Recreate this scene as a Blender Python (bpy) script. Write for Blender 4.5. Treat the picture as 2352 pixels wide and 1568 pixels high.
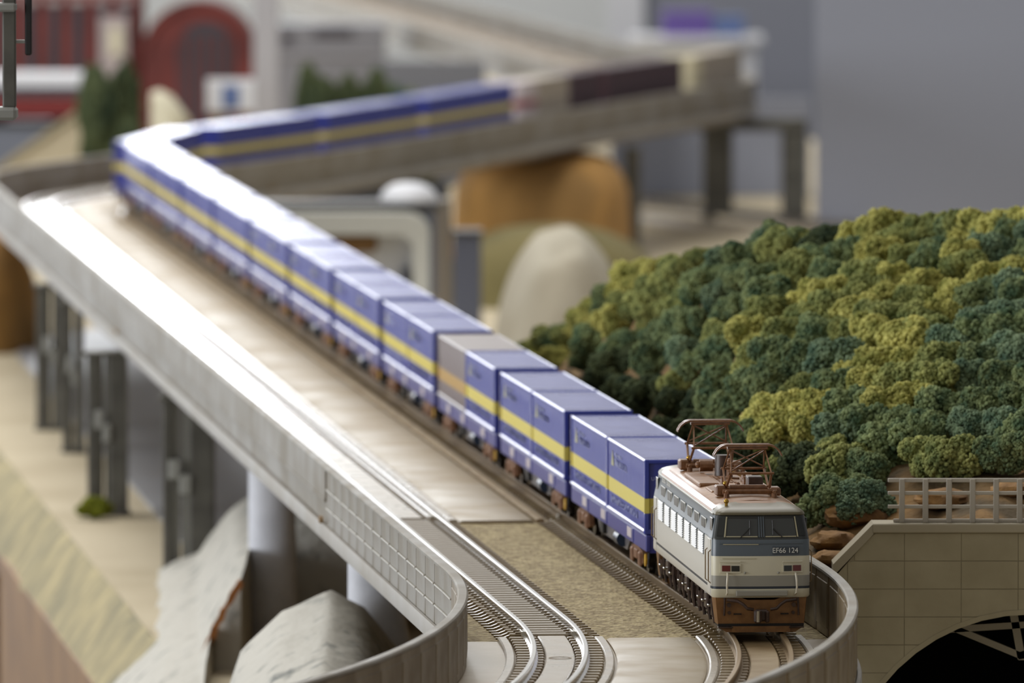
import bpy, math, random
from mathutils import Vector, Matrix

for o in list(bpy.data.objects):
    bpy.data.objects.remove(o)
SC = bpy.context.scene
COL = SC.collection
R = math.radians
PI = math.pi
ZR = 956.0                      # height of the rail head above the room floor, in mm
rnd = random.Random(11)

# ------------------------------------------------------------------ camera
PITCH = math.atan((784 + 567) / 21700.0)
cd = bpy.data.cameras.new('camera')
cd.sensor_width = 36.0
cd.lens = 21700.0 / 2352 * 36
cd.clip_start, cd.clip_end = 0.05, 60
cd.dof.use_dof = True
cd.dof.focus_distance = 1.815
cd.dof.aperture_fstop = 58
cam = bpy.data.objects.new('camera', cd)
COL.objects.link(cam)
cam.location = (0, 0, (ZR + 167) / 1000)
cam.rotation_euler = (PI / 2 - PITCH, 0, 0)
SC.camera = cam

# ------------------------------------------------------------------ world, lights, exposure
w = bpy.data.worlds.new('world')
SC.world = w
w.use_nodes = True
bg = w.node_tree.nodes['Background']
bg.inputs['Color'].default_value = (1.0, 0.96, 0.90, 1)
bg.inputs['Strength'].default_value = 0.35


def area(name, loc, rot, sx, sy, power, col=(1, 1, 1)):
    l = bpy.data.lights.new(name, 'AREA')
    l.shape = 'RECTANGLE'
    l.size, l.size_y = sx, sy
    l.energy = power
    l.color = col
    o = bpy.data.objects.new(name, l)
    COL.objects.link(o)
    o.location = loc
    o.rotation_euler = rot
    return o


# daylight behind the two windows of the back wall, and the ceiling lamp over the layout
WINY = 7.3
area('window_daylight', (-1.5, WINY + 0.12, 1.30), (-PI / 2, 0, 0), 2.0, 1.5, 36, (0.93, 0.96, 1.0))
area('window_daylight', (-0.35, WINY + 0.12, 1.66), (-PI / 2, 0, 0), 0.34, 0.60, 15, (0.93, 0.96, 1.0))
area('overhead_light', (-0.5, 3.3, 2.75), (0, 0, 0), 1.8, 1.8, 46, (1.0, 0.985, 0.955))
area('overhead_light', (-0.5, 6.0, 2.75), (0, 0, 0), 1.8, 0.8, 26, (1.0, 0.98, 0.95))  # added fill light that brightens the back wall
area('window_daylight', (-3.31, 1.2, 1.45), (0, -PI / 2, 0), 1.3, 3.0, 104, (0.93, 0.96, 1.0))
SC.view_settings.view_transform = 'Standard'
SC.view_settings.look = 'None'
SC.view_settings.exposure = 0.0
SC.view_settings.gamma = 1.0
SC.view_settings.use_curve_mapping = False


# ------------------------------------------------------------------ materials
def lin(c):
    r = []
    for v in c[:3]:
        v /= 255.0
        r.append(v / 12.92 if v <= 0.04045 else ((v + 0.055) / 1.055) ** 2.4)
    return (r[0], r[1], r[2], 1)


MATS = {}


def mat(name, c, rough=0.5, c2=None, scale=200, rough2=None, bump=0, bscale=None, metal=0, spec=0.5, detail=4, lo=0.35, hi=0.65, kind='noise', coat=0):
    """principled material; c2 mixes in by noise in object space (scale in 1/m)"""
    m = bpy.data.materials.new(name)
    m.use_nodes = True
    nt = m.node_tree
    b = nt.nodes['Principled BSDF']
    b.inputs['Base Color'].default_value = lin(c)
    b.inputs['Roughness'].default_value = rough
    b.inputs['Metallic'].default_value = metal
    b.inputs['Specular IOR Level'].default_value = spec
    b.inputs['Coat Weight'].default_value = coat
    tc = nt.nodes.new('ShaderNodeTexCoord')
    if c2 is not None or rough2 is not None:
        n = nt.nodes.new('ShaderNodeTexNoise')
        n.inputs['Scale'].default_value = scale
        n.inputs['Detail'].default_value = detail
        nt.links.new(tc.outputs['Object'], n.inputs['Vector'])
        rmp = nt.nodes.new('ShaderNodeMapRange')
        rmp.inputs['From Min'].default_value = lo
        rmp.inputs['From Max'].default_value = hi
        nt.links.new(n.outputs['Fac'], rmp.inputs['Value'])
        if c2 is not None:
            mx = nt.nodes.new('ShaderNodeMix')
            mx.data_type = 'RGBA'
            mx.inputs['A'].default_value = lin(c)
            mx.inputs['B'].default_value = lin(c2)
            nt.links.new(rmp.outputs['Result'], mx.inputs['Factor'])
            nt.links.new(mx.outputs['Result'], b.inputs['Base Color'])
        if rough2 is not None:
            mr = nt.nodes.new('ShaderNodeMapRange')
            mr.inputs['To Min'].default_value = rough
            mr.inputs['To Max'].default_value = rough2
            nt.links.new(rmp.outputs['Result'], mr.inputs['Value'])
            nt.links.new(mr.outputs['Result'], b.inputs['Roughness'])
    if bump:
        if kind == 'voronoi':
            n2 = nt.nodes.new('ShaderNodeTexVoronoi')
            out = n2.outputs['Distance']
        else:
            n2 = nt.nodes.new('ShaderNodeTexNoise')
            n2.inputs['Detail'].default_value = 5
            out = n2.outputs['Fac']
        n2.inputs['Scale'].default_value = bscale or scale
        nt.links.new(tc.outputs['Object'], n2.inputs['Vector'])
        bp_ = nt.nodes.new('ShaderNodeBump')
        bp_.inputs['Strength'].default_value = 1.0
        bp_.inputs['Distance'].default_value = bump / 1000.0
        nt.links.new(out, bp_.inputs['Height'])
        nt.links.new(bp_.outputs['Normal'], b.inputs['Normal'])
    MATS[name] = m
    return m


def rand_tint(m, amount=0.25):
    """vary the base colour's brightness a little from object to object"""
    nt = m.node_tree
    b = nt.nodes['Principled BSDF']
    src = b.inputs['Base Color'].links[0].from_socket if b.inputs['Base Color'].links else None
    oi = nt.nodes.new('ShaderNodeObjectInfo')
    mr = nt.nodes.new('ShaderNodeMapRange')
    mr.inputs['To Min'].default_value = 1 - amount
    mr.inputs['To Max'].default_value = 1 + amount
    nt.links.new(oi.outputs['Random'], mr.inputs['Value'])
    hs = nt.nodes.new('ShaderNodeHueSaturation')
    nt.links.new(mr.outputs['Result'], hs.inputs['Value'])
    if src:
        nt.links.new(src, hs.inputs['Color'])
    else:
        hs.inputs['Color'].default_value = b.inputs['Base Color'].default_value
    nt.links.new(hs.outputs['Color'], b.inputs['Base Color'])


# viaduct and track
mat('deck_plastic', (172, 158, 134), 0.28, (156, 138, 108), 45, rough2=0.42, bump=0.03, bscale=300)
mat('deck_dusty', (170, 158, 136), 0.47, (156, 138, 108), 70, rough2=0.58, bump=0.04, bscale=300)
mat('wall_plastic', (146, 142, 135), 0.5, (132, 125, 112), 60, rough2=0.6, spec=0.3)
mat('wall_core', (142, 114, 76), 0.5)
mat('wall_weathered', (140, 126, 102), 0.4, (110, 94, 68), 90, rough2=0.5)
mat('rib_highlight', (186, 182, 172), 0.35)  # paler than the wall, imitating light caught on the ribs
mat('girder_plastic', (158, 155, 150), 0.55, (146, 140, 130), 50, spec=0.3)
mat('ballast_texture', (190, 172, 126), 0.75, (142, 122, 80), 520, bump=1.0, bscale=1100, kind='voronoi', lo=0.4, hi=0.6)
mat('sleeper_plastic', (152, 134, 100), 0.4, (110, 88, 55), 300, bump=0.05)
mat('slab_plastic', (186, 178, 164), 0.25, (170, 158, 140), 120, rough2=0.35)
mat('rail_metal', (215, 212, 208), 0.22, metal=1)
mat('rail_dull', (132, 112, 84), 0.5, metal=0.6)
mat('slab_dirty', (158, 138, 104), 0.6, (136, 112, 76), 120)
mat('rail_web', (120, 95, 60), 0.45)
mat('pier_grey', (98, 96, 88), 0.5, (78, 76, 70), 150)
mat('pier_light', (150, 150, 144), 0.5)
mat('column_pale', (222, 224, 232), 0.5, (210, 212, 220), 200)
# locomotive
mat('loco_light', (208, 205, 196), 0.30)
mat('loco_cream', (206, 200, 176), 0.32)
mat('loco_grey', (150, 147, 136), 0.32)
mat('loco_line', (48, 54, 64), 0.35)
mat('loco_blue', (86, 95, 102), 0.3)
mat('loco_roof_front', (104, 97, 76), 0.38)
mat('roof_rim', (150, 126, 104), 0.2)
mat('loco_brown', (132, 92, 60), 0.42, (106, 70, 42), 900, rough2=0.3)
mat('loco_roof', (146, 104, 66), 0.4, (122, 82, 46), 500)
mat('bogie_brown', (74, 54, 44), 0.35, (54, 38, 30), 800)
mat('skirt_brown', (140, 100, 58), 0.42, (122, 84, 46), 600)
mat('dark_gap', (18, 14, 12), 0.6)
mat('glass_dark', (58, 60, 58), 0.08)
mat('glass_quarter', (44, 46, 44), 0.08)
mat('window_frame', (52, 54, 52), 0.25)
mat('bright_trim', (176, 168, 138), 0.25)
mat('silver', (210, 208, 200), 0.2, metal=1)
mat('wiper', (38, 36, 32), 0.4)
mat('lamp_red', (98, 36, 32), 0.15)
mat('lamp_dark', (40, 42, 38), 0.1)
mat('brass', (190, 150, 70), 0.25, metal=1)
mat('handrail', (214, 206, 184), 0.35)
mat('louver', (222, 222, 220), 0.4)
mat('plate_dark', (58, 66, 74), 0.35)
# wagons and containers
mat('container_blue', (62, 70, 156), 0.32, (54, 62, 148), 150, coat=0.15)
mat('container_yellow', (222, 206, 100), 0.3)
mat('container_roof', (66, 74, 150), 0.26, (80, 88, 158), 90, rough2=0.34)
mat('container_grey', (128, 116, 116), 0.35)
mat('container_tan', (190, 154, 88), 0.35)
mat('container_frame', (66, 76, 164), 0.14)
mat('frame_grey', (120, 108, 108), 0.3)
mat('print_white', (166, 172, 214), 0.4)
mat('print_yellow', (168, 166, 130), 0.4)
mat('wagon_blue', (70, 72, 150), 0.35)
mat('wagon_grey', (122, 120, 124), 0.4)
mat('wagon_dark', (34, 32, 32), 0.5)
mat('tank_blue', (40, 58, 84), 0.3)
mat('bogie_rust', (150, 112, 84), 0.6, (120, 80, 52), 700)
mat('wheel_steel', (60, 54, 48), 0.3, metal=0.6)
mat('yellow_paint', (216, 170, 40), 0.4)
mat('tag_white', (206, 196, 200), 0.5)
mat('container_brown', (78, 56, 62), 0.4, (66, 46, 52), 120)
mat('container_beige', (172, 162, 148), 0.4)
mat('container_cream', (214, 206, 176), 0.4)
mat('container_redwhite', (206, 196, 200), 0.4)
mat('container_red', (150, 50, 46), 0.4)
mat('wagon_navy', (52, 58, 108), 0.4)
# landscape
mat('sand', (192, 180, 154), 0.9, (178, 165, 138), 25, bump=0.25, bscale=500)
mat('bank', (170, 157, 120), 0.95, (128, 122, 98), 75, bump=0.7, bscale=260, lo=0.35, hi=0.65)
mat('fascia_wood', (146, 110, 70), 0.6, (120, 88, 56), 30)
mat('grey_glare_strip', (150, 152, 158), 0.5, (146, 146, 150), 40)
mat('plaster_rock', (186, 183, 174), 0.9, (122, 124, 120), 150, bump=0.8, bscale=260, lo=0.56, hi=0.74)
mat('rust_soil', (160, 104, 54), 0.95, (128, 78, 38), 260, bump=0.6, bscale=400)
mat('hill_soil', (136, 104, 60), 0.95, (80, 66, 42), 70, bump=1.2, bscale=260)
mat('rock_brown', (150, 112, 62), 0.9, (108, 78, 46), 180, bump=0.9, bscale=300)
mat('slate_dark', (104, 109, 122), 0.7)
mat('ochre_hill', (184, 140, 78), 0.95, (150, 116, 68), 25, bump=0.6, bscale=200)
mat('olive_hill', (116, 106, 66), 0.95, (96, 88, 52), 40, bump=0.6, bscale=200)
mat('pale_mound', (176, 170, 154), 0.95, (160, 152, 134), 40)
mat('stone_block', (164, 154, 126), 0.8, (152, 142, 114), 120, bump=0.05, bscale=900)
mat('stone_mortar', (156, 146, 120), 0.9)
mat('stone_coping', (160, 150, 126), 0.7)
mat('railing_grey', (168, 160, 146), 0.5)
mat('truss_grey', (150, 142, 124), 0.6)
mat('vault_darkness', (8, 8, 9), 0.9)
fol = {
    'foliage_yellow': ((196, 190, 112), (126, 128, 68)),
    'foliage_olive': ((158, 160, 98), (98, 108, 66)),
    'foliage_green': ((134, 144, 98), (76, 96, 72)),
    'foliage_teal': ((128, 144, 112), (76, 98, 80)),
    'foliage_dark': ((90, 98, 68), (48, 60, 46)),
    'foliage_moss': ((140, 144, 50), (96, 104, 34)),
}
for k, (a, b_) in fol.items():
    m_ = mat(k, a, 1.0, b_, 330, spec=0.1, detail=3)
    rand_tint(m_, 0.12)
# background
mat('brick_red', (118, 54, 49), 0.8, (92, 42, 40), 40)
mat('brick_band', (172, 160, 160), 0.8)
mat('window_dark', (66, 62, 70), 0.3)
mat('cream_paint', (206, 200, 176), 0.6)
mat('white_paint', (214, 216, 222), 0.5)
mat('blue_paint', (92, 112, 160), 0.5)
mat('post_grey', (168, 166, 170), 0.6)
mat('dim_grey', (110, 111, 117), 0.7)
mat('grey_building', (132, 132, 138), 0.6)
mat('roof_dark', (72, 70, 68), 0.5)
mat('portal_white', (206, 208, 204), 0.5)
mat('lintel_brown', (128, 96, 58), 0.7)
mat('slate_blue', (92, 96, 112), 0.7)
mat('taupe', (124, 116, 106), 0.7)
mat('purple_paint', (104, 84, 158), 0.5)
mat('room_wall', (134, 137, 148), 0.9)
mat('room_wall_light', (222, 224, 222), 0.9)
mat('room_floor', (40, 38, 38), 0.8)
mat('window_glass', (235, 240, 245), 0.02)
g_ = MATS['window_glass'].node_tree.nodes['Principled BSDF']
g_.inputs['Transmission Weight'].default_value = 1.0
g_.inputs['IOR'].default_value = 1.02
mat('red_car', (120, 42, 42), 0.4)


# ------------------------------------------------------------------ mesh builder (all numbers in mm)
class MB:
    def __init__(self, off=(0, 0, 0)):
        self.v, self.f, self.m = [], [], []
        self.off = Vector(off)
        self.mi = 0

    def add(self, vs, fs):
        b = len(self.v)
        self.v.extend(vs)
        for f in fs:
            self.f.append(tuple(b + i for i in f))
            self.m.append(self.mi)
        return self

    def box(self, x0, x1, y0, y1, z0, z1, c=0.0, M=None):
        if c <= 0:
            vs = [(x, y, z) for z in (z0, z1) for y in (y0, y1) for x in (x0, x1)]
            fs = [(0, 2, 3, 1), (4, 5, 7, 6), (0, 1, 5, 4), (2, 6, 7, 3), (0, 4, 6, 2), (1, 3, 7, 5)]
        else:
            lv = []
            for z, ins in ((z0, c), (z0 + c, 0), (z1 - c, 0), (z1, c)):
                a0, a1, b0, b1 = x0 + ins, x1 - ins, y0 + ins, y1 - ins
                k = c if ins == 0 else 0.0
                if ins:
                    lv.append([(a0, b0 + k, z), (a0 + k, b0, z), (a1 - k, b0, z), (a1, b0 + k, z), (a1, b1 - k, z), (a1 - k, b1, z), (a0 + k, b1, z), (a0, b1 - k, z)])
                else:
                    lv.append([(a0, b0 + c, z), (a0 + c, b0, z), (a1 - c, b0, z), (a1, b0 + c, z), (a1, b1 - c, z), (a1 - c, b1, z), (a0 + c, b1, z), (a0, b1 - c, z)])
            vs = [p for L in lv for p in L]
            fs = []
            for i in range(3):
                for j in range(8):
                    k = (j + 1) % 8
                    fs.append((i * 8 + j, i * 8 + k, i * 8 + 8 + k, i * 8 + 8 + j))
            fs.append(tuple(range(7, -1, -1)))
            fs.append(tuple(range(24, 32)))
        if M is not None:
            vs = [tuple(M @ Vector(p)) for p in vs]
        return self.add(vs, fs)

    def loft(self, loops, cap0=True, cap1=True, closed=True):
        n = len(loops[0])
        vs = [p for L in loops for p in L]
        fs = []
        for i in range(len(loops) - 1):
            for j in range(n if closed else n - 1):
                k = (j + 1) % n
                fs.append((i * n + j, i * n + k, (i + 1) * n + k, (i + 1) * n + j))
        if cap0:
            fs.append(tuple(range(n - 1, -1, -1)))
        if cap1:
            b = (len(loops) - 1) * n
            fs.append(tuple(range(b, b + n)))
        return self.add(vs, fs)

    def cyl(self, p0, p1, r0, r1=None, n=12, cap=True):
        r1 = r0 if r1 is None else r1
        p0, p1 = Vector(p0), Vector(p1)
        d = (p1 - p0).normalized()
        u = d.orthogonal().normalized()
        v = d.cross(u)
        L = []
        for p, r in ((p0, r0), (p1, r1)):
            L.append([tuple(p + (u * math.cos(2 * PI * i / n) + v * math.sin(2 * PI * i / n)) * r) for i in range(n)])
        return self.loft(L, cap, cap)

    def tube(self, pts, r, n=6):
        pts = [Vector(p) for p in pts]
        L = []
        u = None
        for i, p in enumerate(pts):
            d = (pts[min(i + 1, len(pts) - 1)] - pts[max(i - 1, 0)]).normalized()
            u = d.orthogonal().normalized() if u is None else (u - d * u.dot(d)).normalized()
            v = d.cross(u)
            L.append([tuple(p + (u * math.cos(2 * PI * k / n) + v * math.sin(2 * PI * k / n)) * r) for k in range(n)])
        return self.loft(L)

    def ball(self, c, r, n=10, sz=(1, 1, 1)):
        L = []
        for i in range(1, n):
            t = PI * i / n
            L.append([(c[0] + r * sz[0] * math.sin(t) * math.cos(2 * PI * j / (2 * n)), c[1] + r * sz[1] * math.sin(t) * math.sin(2 * PI * j / (2 * n)), c[2] - r * sz[2] * math.cos(t)) for j in range(2 * n)])
        return self.loft(L)

    def prism(self, poly, a0, a1, axis='y'):
        """poly of 2D points: axis y -> (x,z), axis x -> (y,z), axis z -> (x,y)"""
        def P(p, a):
            return (p[0], a, p[1]) if axis == 'y' else ((a, p[0], p[1]) if axis == 'x' else (p[0], p[1], a))
        return self.loft([[P(p, a0) for p in poly], [P(p, a1) for p in poly]])

    def build(self, name, mats, parent=None, sharp=30):
        me = bpy.data.meshes.new(name)
        ox, oy, oz = self.off
        me.from_pydata([((x - ox) * .001, (y - oy) * .001, (z - oz) * .001) for x, y, z in self.v], [], self.f)
        if isinstance(mats, str):
            mats = [mats]
        for mname in mats:
            me.materials.append(MATS[mname])
        if len(mats) > 1:
            me.polygons.foreach_set('material_index', self.m)
        import bmesh
        bm = bmesh.new()
        bm.from_mesh(me)
        bmesh.ops.recalc_face_normals(bm, faces=bm.faces)
        bm.to_mesh(me)
        bm.free()
        if sharp:
            me.shade_smooth()
            me.set_sharp_from_angle(angle=R(sharp))
        o = link(name, me, parent)
        if parent is None:
            o.location.z = ZR / 1000
        return o


def link(name, me, parent=None):
    o = bpy.data.objects.new(name, me)
    COL.objects.link(o)
    if parent is not None:
        o.parent = parent
    return o


def text_mesh(name, body, size, extrude, m, parent, spacing=1.0):
    cu = bpy.data.curves.new(name, 'FONT')
    cu.body, cu.size, cu.extrude, cu.space_character = body, size, extrude, spacing
    cu.align_x, cu.align_y = 'CENTER', 'CENTER'
    to = bpy.data.objects.new(name, cu)
    COL.objects.link(to)
    me = bpy.data.meshes.new_from_object(to.evaluated_get(bpy.context.evaluated_depsgraph_get()))
    bpy.data.objects.remove(to)
    me.materials.clear()
    me.materials.append(MATS[m])
    return link(name, me, parent)


def tag(o, label=None, cat=None, group=None, kind=None):
    if label:
        o['label'] = label
    if cat:
        o['category'] = cat
    if group:
        o['group'] = group
    if kind:
        o['kind'] = kind
    return o


def thing(name, label, cat, loc=(0, 0, 0), rotz=0.0, group=None):
    """Empty at a thing's base; loc in mm, z from the rail head"""
    o = bpy.data.objects.new(name, None)
    o.empty_display_size = 0.01
    COL.objects.link(o)
    o.location = (loc[0] / 1000, loc[1] / 1000, (loc[2] + ZR) / 1000)
    o.rotation_euler = (0, 0, rotz)
    return tag(o, label, cat, group)


def at(o, loc, rotz=0.0):
    o.location = (loc[0] / 1000, loc[1] / 1000, (loc[2] + ZR) / 1000)
    o.rotation_euler = (0, 0, rotz)
    return o


def dup(root, loc, rotz, label=None, group=None, tilt=0.0):
    r = root.copy()
    COL.objects.link(r)
    at(r, loc, rotz)
    r.rotation_euler[0] = tilt
    tag(r, label, None, group)
    for ch in list(root.children):
        c = ch.copy()
        COL.objects.link(c)
        c.parent = r
        for g in ch.children:
            d = g.copy()
            COL.objects.link(d)
            d.parent = c
    return r


# ------------------------------------------------------------------ the line of the track
# plan of the train's track centre, near to far: arc, straight, bend right, straight, bend left, straight
CEN = (-551.0, 1761.5)
RO = 598.2
H1 = math.atan(0.1086)          # heading of the long straight, to the left of straight ahead
path = []
a = R(-24)
while a < H1:
    path.append((CEN[0] + RO * math.cos(a), CEN[1] + RO * math.sin(a)))
    a += 5 / RO


def lerp2(p, q, step=6.0, last=False):
    d = math.hypot(q[0] - p[0], q[1] - p[1])
    n = max(1, int(d / step))
    return [(p[0] + (q[0] - p[0]) * i / n, p[1] + (q[1] - p[1]) * i / n) for i in range(n + (1 if last else 0))]


def fillet(p, c, q, rad):
    a = Vector((p[0] - c[0], p[1] - c[1])).normalized()
    b = Vector((q[0] - c[0], q[1] - c[1])).normalized()
    half = math.acos(max(-1, min(1, a.dot(b)))) / 2
    t = rad / math.tan(half)
    cc = Vector(c) + (a + b).normalized() * (rad / math.sin(half))
    s, e = Vector(c) + a * t, Vector(c) + b * t
    a0 = math.atan2(s[1] - cc[1], s[0] - cc[0])
    a1 = math.atan2(e[1] - cc[1], e[0] - cc[0])
    while a1 - a0 > PI:
        a1 -= 2 * PI
    while a1 - a0 < -PI:
        a1 += 2 * PI
    n = max(4, int(abs(a1 - a0) * rad / 6))
    return [(cc[0] + rad * math.cos(a0 + (a1 - a0) * i / n), cc[1] + rad * math.sin(a0 + (a1 - a0) * i / n)) for i in range(n + 1)]


P0 = (CEN[0] + RO * math.cos(H1), CEN[1] + RO * math.sin(H1))
C1 = (P0[0] - 0.1086 * (3543 - P0[1]), 3543.0)
C2 = (C1[0] + 0.279 * (4424 - 3543), 4424.0)
E2 = (C2[0] - 0.11 * (7000 - 4424), 7000.0)
f1 = fillet(P0, C1, C2, 340)
f2 = fillet(C1, C2, E2, 340)
path += lerp2(P0, f1[0]) + f1[:-1] + lerp2(f1[-1], f2[0]) + f2[:-1] + lerp2(f2[-1], E2, 6, True)
PS = [0.0]
for p, q in zip(path, path[1:]):
    PS.append(PS[-1] + math.hypot(q[0] - p[0], q[1] - p[1]))
PT = []
for i in range(len(path)):
    p, q = path[max(i - 1, 0)], path[min(i + 1, len(path) - 1)]
    d = math.hypot(q[0] - p[0], q[1] - p[1])
    PT.append(((q[0] - p[0]) / d, (q[1] - p[1]) / d))
import bisect


def smooth(t):
    t = max(0.0, min(1.0, t))
    return t * t * (3 - 2 * t)


def grade(y):
    return 4.5 * smooth((y - 3700) / 650.0)


def frame(s):
    i = max(0, min(len(path) - 2, bisect.bisect_right(PS, s) - 1))
    t = (s - PS[i]) / (PS[i + 1] - PS[i])
    x = path[i][0] + (path[i + 1][0] - path[i][0]) * t
    y = path[i][1] + (path[i + 1][1] - path[i][1]) * t
    tx = PT[i][0] + (PT[i + 1][0] - PT[i][0]) * t
    ty = PT[i][1] + (PT[i + 1][1] - PT[i][1]) * t
    d = math.hypot(tx, ty)
    return x, y, tx / d, ty / d


def on(s, off, z=0.0):
    """point at distance s along the line, off mm to the right of it, z above the rail head"""
    x, y, tx, ty = frame(s)
    return (x + off * ty, y - off * tx, z + grade(y))


def s_at(y, off=0.0):
    lo, hi = 0.0, PS[-1]
    for _ in range(40):
        mid = (lo + hi) / 2
        if on(mid, off)[1] < y:
            lo = mid
        else:
            hi = mid
    return lo


def head(s):
    _, _, tx, ty = frame(s)
    return math.atan2(-tx, ty)      # rotation that turns +y along the line


def sweep(mb, prof, s0, s1, step=8.0, closed=True, cap=True):
    n = max(1, int((s1 - s0) / step))
    loops = [[on(s0 + (s1 - s0) * i / n, o_, z_) for o_, z_ in prof] for i in range(n + 1)]
    mb.loft(loops, cap, cap, closed)
    return mb


def rect(o0, o1, z0, z1):
    return [(o0, z0), (o1, z0), (o1, z1), (o0, z1)]

# window pane: clear, lets daylight through, mirrors a little
_nt = MATS['window_glass'].node_tree
for n_ in list(_nt.nodes):
    if n_.type != 'OUTPUT_MATERIAL':
        _nt.nodes.remove(n_)
_t = _nt.nodes.new('ShaderNodeBsdfTransparent')
_g = _nt.nodes.new('ShaderNodeBsdfGlossy')
_g.inputs['Roughness'].default_value = 0.02
_m = _nt.nodes.new('ShaderNodeMixShader')
_m.inputs['Fac'].default_value = 0.06
_nt.links.new(_t.outputs[0], _m.inputs[1])
_nt.links.new(_g.outputs[0], _m.inputs[2])
_nt.links.new(_m.outputs[0], _nt.nodes['Material Output'].inputs['Surface'])

# ------------------------------------------------------------------ the room
FZ = -ZR
mb = MB()
mb.box(-3200, 3200, -600, 7600, FZ - 60, FZ)
tag(mb.build('floor', 'room_floor'), kind='structure')
WY = WINY * 1000
holes = [(-2600, -550, -450, 1100), (-530, -170, 400, 1020)]     # x0,x1,z0,z1 of the two windows, from the rail head
mb = MB()
xs = [-3200, -2600, -550, -530, -170, 3200]
zt = 2900 - ZR
mb.box(xs[0], xs[1], WY, WY + 90, FZ, zt)
mb.box(xs[1], xs[2], WY, WY + 90, FZ, holes[0][2])
mb.box(xs[1], xs[2], WY, WY + 90, holes[0][3], zt)
mb.box(xs[2], xs[3], WY, WY + 90, FZ, zt)
mb.box(xs[3], xs[4], WY, WY + 90, FZ, holes[1][2])
mb.box(xs[3], xs[4], WY, WY + 90, holes[1][3], zt)
mb.box(xs[4], xs[5], WY, WY + 90, FZ, zt)
tag(mb.build('wall_back', 'room_wall_light', sharp=0), kind='structure')
for i, (x0, x1, z0, z1) in enumerate(holes):
    fr = MB()
    t = 30
    fr.box(x0, x1, WY + 20, WY + 70, z0, z0 + t).box(x0, x1, WY + 20, WY + 70, z1 - t, z1)
    fr.box(x0, x0 + t, WY + 20, WY + 70, z0 + t, z1 - t).box(x1 - t, x1, WY + 20, WY + 70, z0 + t, z1 - t)
    wn = tag(fr.build('window_%d' % (i + 1), 'white_paint', sharp=0), kind='structure')
    MB().box(x0 + t, x1 - t, WY + 44, WY + 48, z0 + t, z1 - t).build('window_pane', 'window_glass', wn, 0)
GZ = -56.0
# left wall with the wide window that lights the layout from the side
mb = MB()
LX = -3200
a0, a1, c0_, c1_ = -300, 2700, -156, 1144
mb.box(LX - 90, LX, -900, a0, FZ, zt).box(LX - 90, LX, a1, 7390, FZ, zt)
mb.box(LX - 90, LX, a0, a1, FZ, c0_).box(LX - 90, LX, a0, a1, c1_, zt)
tag(mb.build('wall_left', 'room_wall_light', sharp=0), kind='structure')
fr = MB()
fr.box(LX - 80, LX - 30, a0, a1, c0_, c0_ + 40).box(LX - 80, LX - 30, a0, a1, c1_ - 40, c1_)
for y_ in (a0, (a0 + a1) / 2 - 20, a1 - 40):
    fr.box(LX - 80, LX - 30, y_, y_ + 40, c0_ + 40, c1_ - 40)
wn = tag(fr.build('window_3', 'white_paint', sharp=0), kind='structure')
MB().box(LX - 58, LX - 54, a0 + 40, a1 - 40, c0_ + 40, c1_ - 40).build('window_pane', 'window_glass', wn, 0)
# grey board standing behind the layout, with a white edge post
mb = MB()
mb.box(95, 1900, 6800, 6830, FZ, 520)
tag(mb.build('wall_backdrop', 'room_wall', sharp=0), kind='structure')
mb = MB()
mb.box(50, 150, 4760, 4772, GZ - 8, -6.5)
mb.box(142, 1500, 4400, 4412, -300, 320)
tag(mb.build('wall_backdrop', 'room_wall', sharp=0), kind='structure')
mb = MB()
mb.box(1500, 1560, -600, 7390, FZ, zt)  # added unseen wall that blocks ambient light from the right
tag(mb.build('light_block_right', 'grey_building', sharp=0), kind='structure')
mb = MB()
mb.box(70, 95, 6790, 6832, FZ, 520)
tag(mb.build('trim_1', 'white_paint', sharp=0), kind='structure')


# ------------------------------------------------------------------ layout ground, bank and fascia

def edge_x(y):
    """left edge of the sandy ground, parallel to the viaduct"""
    return -97 - 0.1155 * (y - 2435)


def noise2(x, y, sc, seed=0.0):
    from mathutils import noise
    return noise.noise(Vector((x / sc + seed, y / sc - seed, seed * 1.7)))


ys = [1250 + 25 * i for i in range(220)]
gr = MB()
cols = [0, 12, 30, 60, 100, 200, 400, 620]
vs = []
for y in ys:
    for c in cols:
        vs.append((edge_x(y) + c, y, GZ + (noise2(edge_x(y) + c, y, 30) * 0.7 if c else 0)))
n = len(cols)
gr.add(vs, [(i * n + j, i * n + j + 1, (i + 1) * n + j + 1, (i + 1) * n + j) for i in range(len(ys) - 1) for j in range(n - 1)])
tag(gr.build('ground', 'sand', sharp=60), kind='structure')
bk = MB()
vs = []
ys2 = [1250 + 10 * i for i in range(340)]
prof = [(0, 0), (-2.5, -2.5), (-5, -6), (-7.5, -10), (-10.5, -14.5), (-12, -17)]
for y in ys2:
    for k, (o_, z_) in enumerate(prof):
        q = noise2(o_, y, 22, 3.1) * (0.9 if k else 0.5) + noise2(o_, y, 60, 7.7) * 1.2 * (k > 0)
        vs.append((edge_x(y) + o_ + q, y, GZ + z_ + q * 0.5))
n = len(prof)
bk.add(vs, [(i * n + j + 1, i * n + j, (i + 1) * n + j, (i + 1) * n + j + 1) for i in range(len(ys2) - 1) for j in range(n - 1)])
tag(bk.build('embankment', 'bank', sharp=60), 'mossy sandy bank falling from the sand to the wooden edge board', 'embankment', kind='structure')
fa = MB()
y0, y1 = 1250, 2815
poly = [(edge_x(y0) - 12.2, y0), (edge_x(y1) - 12.2, y1), (edge_x(y1) + 2, y1), (edge_x(y0) + 2, y0)]
fa.prism(poly, -330, GZ - 16.5, 'z')
tag(fa.build('fascia', 'fascia_wood', sharp=0), 'brown wooden edge board below the mossy bank', 'board', kind='structure')
tb = MB()
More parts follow.
